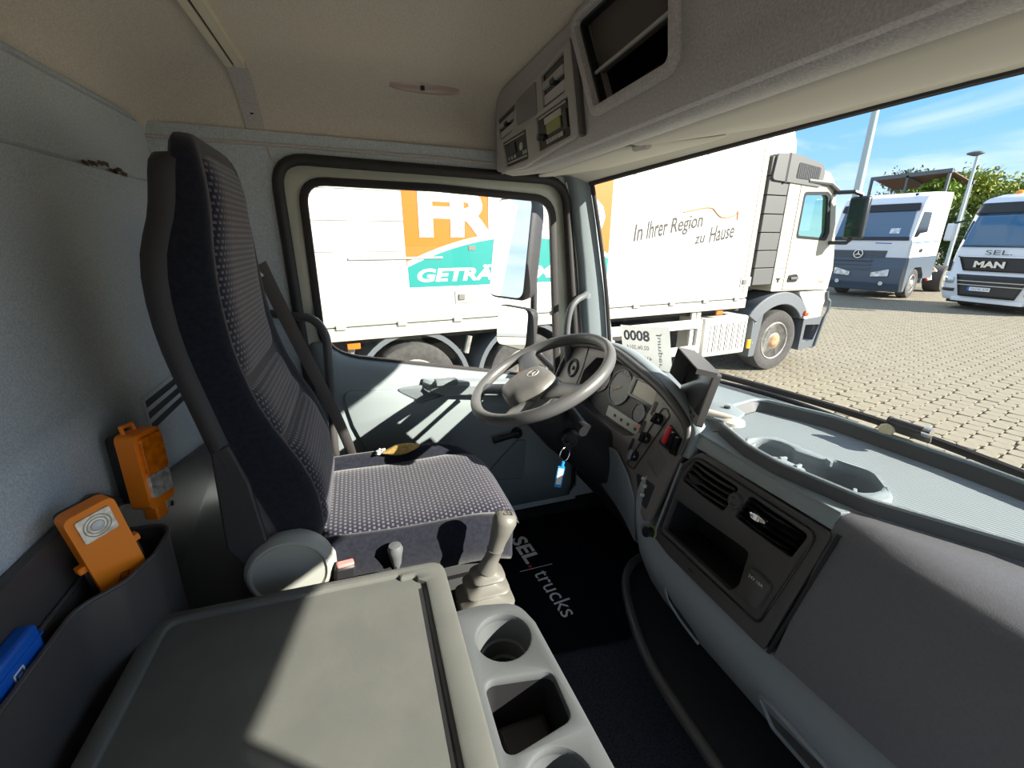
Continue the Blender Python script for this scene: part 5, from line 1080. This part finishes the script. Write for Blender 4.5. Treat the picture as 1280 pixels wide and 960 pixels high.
# mirrors
mr = bb_('mirror_housing', (7.36,-0.40,-0.02), (7.48,-0.12,0.60), M_tb, bt, 0.04)
bb_('mirror_glass', (7.352,-0.37,0.16), (7.362,-0.15,0.56), M_cabgl, mr); bb_('mirror_glass', (7.352,-0.37,0.01), (7.362,-0.15,0.13), M_cabgl, mr)
MB(TB).tube([(7.15,0.0,0.66),(7.30,-0.22,0.66),(7.42,-0.26,0.62)], 0.03, 8).tube([(7.28,0.0,-0.08),(7.36,-0.22,-0.08),(7.42,-0.26,0.0)], 0.03, 8).build('mirror_arm', M_tb, mr)
# wheel arch, steps, front wheel
ZC = GZ + 0.50; uC = 6.45
rg = [[(uC + r_*math.cos(a)*(1.0 if math.cos(a) > 0 else 1.10), w_, ZC + r_*math.sin(a)) for r_, w_ in ((0.60,-0.02),(0.80,0.0),(0.80,0.5),(0.60,0.5))] for a in [R_(35 + 110*k/18) for k in range(19)]]
MB(TB).loft(rg).build('wheel_arch', M_fend, bt, bevel=0.015, smooth=40)
bb_('arch_liner', (5.85,0.40,-2.0), (7.10,0.46,-0.90), M_chass)
wheel(bt, TB, uC, 0.03, ZC); wheel(bt, TB, uC, 2.10, ZC)
bp_('mud_flap', [(5.86,-1.83),(5.98,-1.83),(6.06,-1.12),(5.84,-1.06)], -0.30, 0.0, M_fend, bt, 0.01)
bp_('front_skirt', rpoly([(7.06,-1.30),(7.45,-1.30),(7.52,-0.95),(7.50,-0.84),(6.80,-0.84),(6.98,-1.02)], 0.03, 3), -0.3, -0.005, M_bt, bt, 0.012)
bb_('skirt_front', (7.42,0.02,-1.30), (7.50,2.40,-0.80), M_bt)
st = bp_('step_frame', rpoly([(7.06,-1.84),(7.46,-1.80),(7.62,-1.30),(7.50,-1.28),(7.06,-1.30)], 0.03, 3), -0.35, 0.0, M_fend, bt, 0.012, [rpoly([(7.13,-1.70),(7.40,-1.68),(7.50,-1.42),(7.13,-1.40)], 0.02, 2)])
bb_('step_tread', (7.12,0.02,-1.73), (7.44,0.30,-1.69), M_rim, st); bb_('step_well', (7.10,0.30,-1.80), (7.52,0.34,-1.30), M_chass, st)
MB(TB).tube(spline([(7.50,-0.01,-0.86),(7.54,-0.01,-0.98),(7.62,-0.01,-1.04),(7.62,-0.01,-1.20),(7.56,-0.01,-1.34),(7.46,-0.01,-1.80)]), 0.025, 8).build('corner_strip', M_fend, bt)
MB(TB).lathe([(0.05,0),(0.05,-0.03),(0.02,-0.05),(0,-0.05)], (7.05,-0.01,-1.20), Y, 12).build('marker_lamp', mat('marker_red', (0.8,0.12,0.04), 0.3), bt)
bb_('front_bumper', (7.45,0.05,-1.85), (7.60,2.40,-1.30), M_fend, bt, 0.03)

# ------------------------------------------------------------------ slate and white tractor facing us
TA = frame((18.0,10.62,0), (0.97,0.24))           # u = rearwards, w = towards its other side, z up
at_ = thing('tractor_unit', TA @ Vector((2.5,1.2,GZ)), 'white tractor unit with slate grey lower half and star emblem', 'lorry')
def ap(name, P, d0, d1, m, par=at_, bevel=0.0, holes=()): return MB(TA).plate(P, list(holes), (0,0,0), X, Z, d0, d1).build(name, m, par, bevel=bevel)
def ab(name, a, b_, m, par=at_, bevel=0.0): return MB(TA).box(a, b_).build(name, m, par, bevel=bevel)
WD = 2.42
cb = ap('cab', rpoly([(0.0,-0.68),(0.0,-0.05),(0.10,0.25),(0.34,1.02),(0.42,1.16),(0.62,1.36),(1.1,1.50),(2.85,1.56),(2.92,1.50),(2.92,-0.64)], [0.02,0.1,0.1,0.1,0.1,0.2,0.2,0.05,0.05,0.02], 4), -WD, 0.0, M_tw, at_, 0.07)
ap('lower_front', rpoly([(-0.03,-0.68),(-0.10,-1.00),(-0.12,-1.55),(-0.02,-1.84),(0.45,-1.84),(0.62,-1.30),(0.95,-1.02),(1.60,-1.02),(1.95,-1.30),(2.0,-1.45),(2.92,-1.45),(2.92,-0.64),(0.5,-0.66)], [0.02,0.1,0.1,0.08,0.03,0.15,0.2,0.2,0.15,0.05,0.02,0.02,0.1], 4), -WD-0.01, 0.015, M_tg, at_, 0.05)
# things on the sloping front: local frame with a = across (from the corner), b = up
def af(name, P, x0, x1, z0, z1, d0, d1, m, par=at_, bevel=0.0, holes=()):
    # the plane runs from (x0,z0) to (x1,z1); P is given as (across, z)
    O_ = Vector((x0,0,z0)); V_ = Vector((x1-x0,0,z1-z0)); ln = V_.length; V_.normalize(); U2 = Vector((0,1,0))
    k = ln/(z1-z0); Q = [(a, (c_-z0)*k) for a, c_ in P]
    H = [[(a, (c_-z0)*k) for a, c_ in h] for h in holes]
    N2 = U2.cross(V_); sg = -1 if N2.x > 0 else 1
    return MB(TA).plate(Q, H, O_, U2, V_, min(sg*d0,sg*d1), max(sg*d0,sg*d1)).build(name, m, par, bevel=bevel)
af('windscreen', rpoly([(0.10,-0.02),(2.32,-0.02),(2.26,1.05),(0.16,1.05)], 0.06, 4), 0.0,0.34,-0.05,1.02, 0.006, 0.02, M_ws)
af('screen_visor', rpoly([(0.06,0.86),(2.36,0.86),(2.34,1.10),(0.08,1.10)], 0.04, 3), 0.0,0.34,-0.05,1.02, 0.022, 0.06, M_tb)
af('screen_card', [(0.40,0.13),(0.68,0.13),(0.68,0.30),(0.40,0.30)], 0.0,0.34,-0.05,1.02, 0.021, 0.024, M_hl)
af('screen_base', [(0.06,-0.10),(2.36,-0.10),(2.34,0.02),(0.08,0.02)], 0.0,0.34,-0.05,1.02, 0.006, 0.022, M_tb)
gr_ = af('grille', rpoly([(0.62,-0.70),(2.30,-0.70),(2.40,-0.44),(0.58,-0.44)], 0.03, 3), 0.0,0.0,-0.68,0.0, 0.0, 0.03, M_tg)
for k in range(3): af('grille_bar', [(0.66,-0.66+0.075*k),(2.30,-0.66+0.075*k),(2.30,-0.625+0.075*k),(0.66,-0.625+0.075*k)], 0.0,0.0,-0.68,0.0, 0.03, 0.05, M_fend, gr_)
sc_ = (1.42,-0.56)
em = MB(TA).lathe([(0.155,-0.05),(0.155,-0.10),(0.128,-0.10),(0.128,-0.05)], (0,sc_[0],sc_[1]), X, 28, caps=False).build('star_emblem', M_chrome, at_)
for k in range(3):
    a = math.pi/2 + k*2*math.pi/3; p = Vector((0,math.cos(a),math.sin(a))); n_ = Vector((0,-math.sin(a),math.cos(a)))*0.024; c_ = Vector((-0.08,sc_[0],sc_[1]))
    MB(TA).loft([[c_ + n_ + Vector((dx,0,0)), c_ + p*0.145 + Vector((dx,0,0)), c_ - n_ + Vector((dx,0,0))] for dx in (-0.02,0.02)]).build('star_arm', M_chrome, em)
for z_ in (-0.80,-0.95,-1.10): af('lower_slat', [(0.95,z_),(2.35,z_),(2.35,z_+0.05),(0.95,z_+0.05)], -0.09,-0.11,-0.78,-1.3, 0.0, 0.03, M_fend)
hl = af('headlamp', rpoly([(0.36,-1.30),(0.36,-1.06),(0.88,-1.20),(0.88,-1.34)], 0.03, 3), -0.115,-0.125,-1.0,-1.5, 0.0, 0.035, M_hl)
hl2 = af('headlamp', rpoly([(2.06,-1.30),(2.06,-1.06),(1.54,-1.20),(1.54,-1.34)], 0.03, 3), -0.115,-0.125,-1.0,-1.5, 0.0, 0.035, M_hl)
for a in (0.52,1.90): MB(TA).lathe([(0.07,-0.15),(0.06,-0.12),(0.0,-0.12)], (0,a,-1.56), X, 14).build('fog_lamp', M_hl, at_)
af('blue_stripe', [(0.44,-0.215),(1.0,-0.20),(1.0,-0.17),(0.44,-0.185)], 0.0,0.0,-0.68,0.0, 0.0, 0.004, M_blue)
swn = rpoly([(0.14,0.0),(0.45,0.03),(0.62,0.14),(1.25,0.19),(1.22,0.84),(0.48,0.84)], 0.05, 3)
ap('side_window', swn, 0.0, 0.012, M_gloss); ap('side_stripe', [(0.15,-0.20),(2.85,-0.13),(2.85,-0.10),(0.15,-0.165)], 0.0, 0.005, M_blue)
ap('door_handle', rpoly([(0.95,-0.50),(1.25,-0.50),(1.28,-0.42),(1.18,-0.37),(0.98,-0.40)], 0.03, 2), 0.0, 0.012, M_tb)
MB(TA).tube([(1.36,-0.002,0.95),(1.42,-0.002,-0.62)], 0.008, 6).tube([(0.5,-0.002,1.03),(2.9,-0.002,1.03)], 0.012, 6).build('cab_seam', M_gap, at_)
af('corner_panel', rpoly([(0.02,-0.66),(0.60,-0.66),(0.50,-0.12),(0.02,-0.10)], 0.03, 2), 0.0,0.0,-0.68,0.0, 0.0, 0.02, M_tw)
for a in (0.35,2.0): MB(TA).lathe([(0.05,0),(0.045,0.03),(0,0.035)], (0.60,a,1.40), (-0.7,0,0.7), 10).build('roof_lamp', M_tb, at_)
wheel(at_, TA, 1.28, 0.06, GZ+0.52, 0.52, 0.30, False, bright=True); wheel(at_, TA, 1.28, 2.06, GZ+0.52, 0.52, 0.30, False, bright=True)
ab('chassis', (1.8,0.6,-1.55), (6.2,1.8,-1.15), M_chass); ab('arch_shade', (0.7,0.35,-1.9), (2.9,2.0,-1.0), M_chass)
wheel(at_, TA, 4.9, 0.06, GZ+0.52, 0.52, 0.55, False)
for k in range(5): MB(TA).tube([(3.1+0.18*k,0.1,-1.0-0.06*k),(3.2+0.18*k,0.3,-1.3),(3.4+0.1*k,0.2,-1.6)], 0.035, 6).build('air_hose', (M_red, M_alu, M_rust, M_alu, M_bt)[k], at_)
# ------------------------------------------------------------------ white tractor with black grille
TM = frame((17.6,6.86,0), (0,1))                  # u = across its front (towards +Y), w = -X ... towards us
TM = Matrix.Translation((17.6,9.28,0)) @ Matrix(((0,1,0),(-1,0,0),(0,0,1))).to_4x4()   # u to the right in view (-Y), w rearwards (+X)
mt = thing('tractor_unit', TM @ Vector((1.25,2.0,GZ)), 'white tractor unit with black grille and roof beacon at the right edge', 'lorry')
def mb_(name, a, b_, m, par=mt, bevel=0.0): return MB(TM).box(a, b_).build(name, m, par, bevel=bevel)
def mq(name, P, w0, w1, m, par=mt, bevel=0.0, holes=()): return MB(TM).plate(P, list(holes), (0,0,0), X, Z, -w1, -w0).build(name, m, par, bevel=bevel)
FW = 2.46
rg = []
for w_, zt, i_, zb in ((0.06,-0.30,0.05,-0.70),(0.0,-0.5,0.03,-0.70),):
    pass
def slab(zs):  # horizontal rings of the cab: (z, front w, inset)
    return [[(0.02+i_+0.18, f_, z_),(FW/2, f_-0.06, z_),(FW-0.02-i_-0.18, f_, z_),(FW-0.02-i_, f_+0.16, z_),(FW-0.02-i_, 2.3, z_),(0.02+i_, 2.3, z_),(0.02+i_, f_+0.16, z_)] for z_, f_, i_ in zs]
MB(TM).loft(slab([(-1.84,0.10,0.04),(-1.70,0.03,0.01),(-1.05,0.02,0.0),(-0.98,0.06,0.03),(-0.50,0.06,0.06),(-0.28,0.09,0.08),(0.35,0.22,0.12),(0.95,0.38,0.16),(1.10,0.55,0.22),(1.22,0.95,0.34),(1.26,1.6,0.45)])).build('cab', M_tw, mt, bevel=0.03, smooth=40)
def mf(name, P, f0, m, d=0.02, par=mt, bevel=0.0, slope=0.0, holes=()):
    # panel on the bowed front: follows the bow by splitting across the width
    b = MB(TM); n = 12; u0 = min(p[0] for p in P); u1 = max(p[0] for p in P)
    pts = rpoly(P, 0.02, 2)
    fw = lambda u_, z_: f0 + slope*(z_ - P[0][1]) - 0.06*(1 - abs(u_-FW/2)/(FW/2-0.2)) if abs(u_-FW/2) < FW/2-0.2 else f0 + slope*(z_-P[0][1]) + 0.8*(abs(u_-FW/2)-(FW/2-0.2))
    front = []; back = []
    dens = []
    for k in range(len(pts)):
        p = pts[k]; q = pts[(k+1) % len(pts)]; m_ = max(1, int(abs(q[0]-p[0])/0.15))
        for s in range(m_): dens.append((p[0] + (q[0]-p[0])*s/m_, p[1] + (q[1]-p[1])*s/m_))
    b.loft([[(a, fw(a, c_)-d, c_) for a, c_ in dens], [(a, fw(a, c_)+0.03, c_) for a, c_ in dens]])
    bm_ = b.bm
    return b.build(name, m, par, bevel=bevel)
def strips(name, zf, u_of, f_of, m, n=14, d=0.015, par=mt):
    # curved panel as a grid: zf list of z, u_of(z) -> (u0,u1), f_of(z) -> front w
    rows = []
    for z_ in zf:
        u0, u1 = u_of(z_); r = []
        for k in range(n+1):
            u_ = u0 + (u1-u0)*k/n; e_ = abs(u_-FW/2); half = FW/2 - 0.20 - interp([-1.84,-1.05,-0.5,-0.28,0.35,0.95],[0.02,0.0,0.06,0.08,0.12,0.16], z_)
            bow = -0.06*(1-e_/half) if e_ < half else 0.88*(e_-half)
            r.append((u_, f_of(z_) + bow - d, z_))
        rows.append(r)
    return MB(TM).grid(rows).build(name, m, par, smooth=50, solid=0.02)
fz = lambda z_: interp([-1.84,-1.70,-1.05,-0.98,-0.50,-0.28,0.35,0.95],[0.10,0.03,0.02,0.06,0.06,0.09,0.22,0.38], z_)
lin = lambda a, b_, z0, z1: (lambda z_: (a[0]+(b_[0]-a[0])*(z_-z0)/(z1-z0), a[1]+(b_[1]-a[1])*(z_-z0)/(z1-z0)))
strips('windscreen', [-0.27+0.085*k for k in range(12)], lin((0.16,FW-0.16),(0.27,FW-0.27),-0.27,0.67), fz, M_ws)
strips('screen_visor', [0.66+0.06*k for k in range(6)], lin((0.22,FW-0.22),(0.30,FW-0.30),0.66,0.96), fz, M_tb, d=0.05)
strips('upper_grille', [-0.95+0.048*k for k in range(9)], lin((0.50,FW-0.50),(0.32,FW-0.32),-0.95,-0.565), fz, M_tb, d=0.03)
strips('grille_chrome', [-0.565,-0.545,-0.525], lin((0.30,FW-0.30),(0.28,FW-0.28),-0.565,-0.525), fz, M_chrome, d=0.045)
strips('lower_grille', [-1.70+0.08*k for k in range(9)], lin((0.58,FW-0.58),(0.40,FW-0.40),-1.70,-1.06), fz, M_tb, d=0.03)
for z_ in (-1.26,-1.37): strips('grille_bar', [z_,z_+0.025], lin((0.48,FW-0.48),(0.47,FW-0.47),z_,z_+0.025), fz, M_alu, d=0.055)
for sg in (0, 1):
    m_ = (lambda a: a) if sg == 0 else (lambda a: FW - a)
    for z0, z1, a0, a1, nm, mm in ((-1.34,-1.16,0.07,0.34,'headlamp',M_hl),(-1.58,-1.49,0.06,0.42,'fog_lamp',M_tb)):
        ua, ub = sorted((m_(a0), m_(a1))); strips(nm, [z0,(z0+z1)/2,z1], (lambda z_, ua=ua, ub=ub: (ua, ub)), fz, mm, 6, 0.012)
    mh = mb_('mirror_housing', (-0.30 if sg == 0 else FW+0.08, 0.10, -0.10), (-0.08 if sg == 0 else FW+0.30, 0.24, 0.42), M_tw, mt, 0.05)
    MB(TM).tube([(-0.15 if sg == 0 else FW+0.15,0.15,0.42),(0.10 if sg == 0 else FW-0.10,0.30,0.50)], 0.03, 8).build('mirror_arm', M_tb, mh)
    MB(TM).box((m_(0.08)-0.02,0.10,-1.0),(m_(0.08)+0.02,0.30,-0.70)).build('corner_vane', M_tb, mt, bevel=0.01)
MB(TM).text('SEL.', (FW/2,-0.05,-0.475), X, Z, 0.13, width=0.60, depth=0.0, bold=0.0, centre=True).build('front_lettering', M_fair, mt)
MB(TM).text('MAN', (FW/2-0.12,-0.085,-0.83), X, Z, 0.16, width=0.70, depth=0.0, bold=0.05, centre=True).build('brand_lettering', M_chrome, mt)
np_ = mb_('number_plate', (0.79,-0.105,-1.52), (1.32,-0.085,-1.41), M_white, mt, 0.004); mb_('plate_band', (0.79,-0.107,-1.52), (0.84,-0.100,-1.41), M_blue, np_)
MB(TM).text('DU EL 579', (1.09,-0.108,-1.49), X, Z, 0.055, width=0.40, depth=0.0, centre=True).build('plate_text', M_ink, np_)
mb_('bumper_lip', (0.40,-0.02,-1.86), (FW-0.40,0.20,-1.74), M_tw, mt, 0.02)
MB(TM).lathe([(0.07,0),(0.07,0.03),(0.09,0.04),(0.085,0.12),(0.04,0.15),(0,0.15)], (0.78,1.0,1.17), Z, 16).build('beacon', M_orange, mt)
MB(TM).lathe([(0.07,0),(0.07,0.03),(0.09,0.04),(0.085,0.12),(0.04,0.15),(0,0.15)], (FW-0.78,1.0,1.17), Z, 16).build('beacon', M_orange, mt)
wheel(mt, Matrix.Translation((17.6,9.28,0)) @ Matrix(((1,0,0),(0,1,0),(0,0,1))).to_4x4(), 1.35, -0.36, GZ+0.52, 0.52, 0.30, False)
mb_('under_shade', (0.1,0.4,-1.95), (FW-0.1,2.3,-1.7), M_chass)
# ------------------------------------------------------------------ lamp posts, canopy, trees
p1 = thing('lamp_post', (24,17.1,GZ), 'thick pale grey pole rising behind the lorries out of the picture', 'pole')
MB().tube([(24,17.1,GZ),(24,17.1,8.0)], [0.22,0.13], 14).build('pole', M_pole, p1)
MB().cbox((24,17.1,8.05), (0.8,0.4,0.12)).build('lamp_head', M_pole, p1, bevel=0.03)
p2 = thing('lamp_post', (24,12.6,GZ), 'thin street lamp with a flat round head above the trees', 'street lamp')
MB().tube([(24,12.6,GZ),(24,12.62,3.15)], [0.08,0.05], 10).build('pole', M_pole, p2)
MB().lathe([(0.06,-0.10),(0.27,-0.02),(0.27,0.03),(0.10,0.08),(0,0.09)], (23.95,12.68,3.20), Z, 20).build('lamp_head', M_fend, p2)
cn = thing('canopy_roof', (28,16.5,GZ), 'timber-lined canopy roof on steel posts behind the tractor unit', 'canopy')
T = Matrix.Translation((26,0,0))
for k in range(22):
    t = k/21; MB().loft([[(26.2+1.6*t+dx, y_, 2.88-0.42*t + dz) for dx, dz in ((0,0),(0.068,0),(0.068,0.04),(0,0.04))] for y_ in (18.0,14.55)]).build('roof_slat', M_wood, cn)
MB().box((26.1,14.5,2.82),(26.2,18.05,3.0)).box((27.85,14.5,2.40),(27.95,18.05,2.56)).build('fascia', M_fend, cn)
for y_ in (18.0,16.3,14.6):
    for x_ in (26.15,27.9): MB().box((x_-0.05,y_-0.05,GZ),(x_+0.05,y_+0.05,2.84 if x_ < 27 else 2.42)).build('post', M_fend, cn)
MB().loft([[(26.1,y_,2.80),(27.95,y_,2.38),(27.95,y_,2.47),(26.1,y_,2.89)] for y_ in (16.25,16.37)]).build('beam', M_fend, cn)
hb = struct(MB().box((44,-20,GZ),(44.5,18,0.6)).build('trim_5', M_fend), 'low grey wall behind the yard')
def tree(x_, y_, zc, rx, rz, n, label, seed, m=M_leaf, top=0.6):
    rd = random.Random(seed); o = thing('tree', (x_,y_,GZ), label, 'tree', 'trees behind the lorries')
    b = MB(); b.tube([(x_,y_,GZ),(x_+0.1,y_,zc-rz*0.4),(x_,y_+0.1,zc+rz*0.4)], [0.16,0.12,0.03], 8)
    for k in range(9):
        a = rd.uniform(0,6.28); e_ = Vector((x_+rx*0.75*math.cos(a), y_+rx*0.75*math.sin(a), zc + rd.uniform(-0.3,0.8)*rz)); b.tube([(x_,y_,zc-rz*0.5), ((x_+e_.x)/2,(y_+e_.y)/2,zc), e_], [0.06,0.04,0.015], 5)
    b.build('branches', M_bark, o)
    bm = bmesh.new()
    cl_ = [(rd.uniform(-1,1), rd.uniform(-1,1), rd.uniform(-1,1)) for _ in range(60)]
    cl_ = [Vector(c_) for c_ in cl_ if Vector(c_).length < 1]
    for k in range(n):
        c_ = rd.choice(cl_); p = c_ + Vector((rd.gauss(0,0.16), rd.gauss(0,0.16), rd.gauss(0,0.13)))
        ctr = Vector((x_ + p.x*rx, y_ + p.y*rx, zc + p.z*rz)); s = rd.uniform(0.045,0.095)
        d1_ = Vector((rd.gauss(0,1), rd.gauss(0,1), rd.gauss(0,1))).normalized(); d2_ = d1_.cross(Vector((rd.gauss(0,1), rd.gauss(0,1), rd.gauss(0,1)))).normalized()
        bm.faces.new([bm.verts.new(ctr + d1_*s*1.6 - wl(o)), bm.verts.new(ctr + d2_*s*0.7 - wl(o)), bm.verts.new(ctr - d1_*s*1.6 - wl(o)), bm.verts.new(ctr - d2_*s*0.7 - wl(o))])
    me = bpy.data.meshes.new('foliage'); bm.to_mesh(me); bm.free(); me.materials.append(m)
    f = bpy.data.objects.new('foliage', me); C.objects.link(f); f.parent = o; f['kind'] = 'stuff'
    return o
M_leaf2 = mat('leaves_dark', (0.07,0.12,0.03), 0.7, var=0.4, vs_=1.2); M_leaf3 = mat('leaves_yellow', (0.20,0.24,0.02), 0.7, var=0.4, vs_=1.2)
tree(36,22.0,1.9,2.6,2.3,9000,'dark loose tree behind the canopy, leftmost tree', 11, M_leaf2)
tree(34,18.6,0.9,2.4,2.4,15000,'bright green bushy tree between the two tractor units', 12, M_leaf)
tree(33,16.6,1.2,2.3,2.3,15000,'yellow-green bushy tree above the white tractor roof', 13, M_leaf3)
tree(36,15.2,0.7,2.6,2.3,9000,'dark green tree at the right edge behind the beacon', 14, M_leaf2)
tree(26.6,15.1,1.9,0.7,0.6,3500,'small light green treetop below the canopy edge', 15, M_leaf)
tree(30,14.6,-0.4,2.0,1.8,9000,'low dark shrub between the tractor units near the ground', 16, M_leaf2)
# ------------------------------------------------------------------ door mirrors and wiper of our own cab
def mirror(name, label, c_, w_, h_, n_, dpt, rx):
    n_ = Vector(n_).normalized(); u_ = Z.cross(n_).normalized(); v_ = n_.cross(u_)
    o = thing(name, (c_[0],c_[1],c_[2]-h_/2), label, 'mirror', 'door mirrors')
    P = rrect(-w_/2,-h_/2,w_/2,h_/2,rx,5)
    rg = [[Vector(c_) + u_*a*k + v_*b_*k2 + n_*d for a, b_ in P] for k, k2, d in ((1.0,1.0,0.006),(1.04,1.02,0.0),(1.05,1.03,-0.02),(0.95,0.97,-dpt*0.7),(0.75,0.85,-dpt))]
    MB().loft(rg).build('housing', M_shell, o, smooth=50)
    MB().plate(offs(P, -0.004), [], c_, u_, v_, 0.0055, 0.0075).build('mirror_glass', M_mirror, o)
    return o
MX = mirror('door_mirror', 'tall main door mirror outside the driver window', (0.655,1.93,-0.048), 0.225, 0.42, (-0.902,-0.42,0.135), 0.10, 0.045)
mw = mirror('door_mirror', 'small wide-angle door mirror below the tall one', (0.665,1.93,-0.395), 0.215, 0.19, (-0.90,-0.36,0.10), 0.08, 0.04)
MB().tube([(0.775,1.975,0.17),(0.785,1.975,-0.10),(0.785,1.975,-0.52),(0.86,1.80,-0.62),(0.93,1.69,-0.66)], 0.016, 10).build('mirror_tube', M_black, MX)
MB().cbox((0.775,1.97,-0.10), (0.05,0.04,0.09)).build('tube_clamp', M_black, MX, bevel=0.008)
MB().tube([(0.775,1.975,0.17),(0.90,1.80,0.22),(0.93,1.68,0.24)], 0.014, 10).build('top_arm', M_black, MX)
wp = thing('wiper', (1.2,0.9,-0.5), 'black windscreen wiper lying along the bottom of the glass', 'wiper')
MB().tube(spline([(1.16,1.20,-0.485),(1.225,1.04,-0.485),(1.25,0.90,-0.487),(1.26,0.75,-0.49)]), [0.010]*18+[0.007], 8).build('arm', M_black, wp, smooth=60)
MB().box((1.25,0.30,-0.512),(1.265,0.98,-0.49)).build('blade', M_black, wp, bevel=0.004)
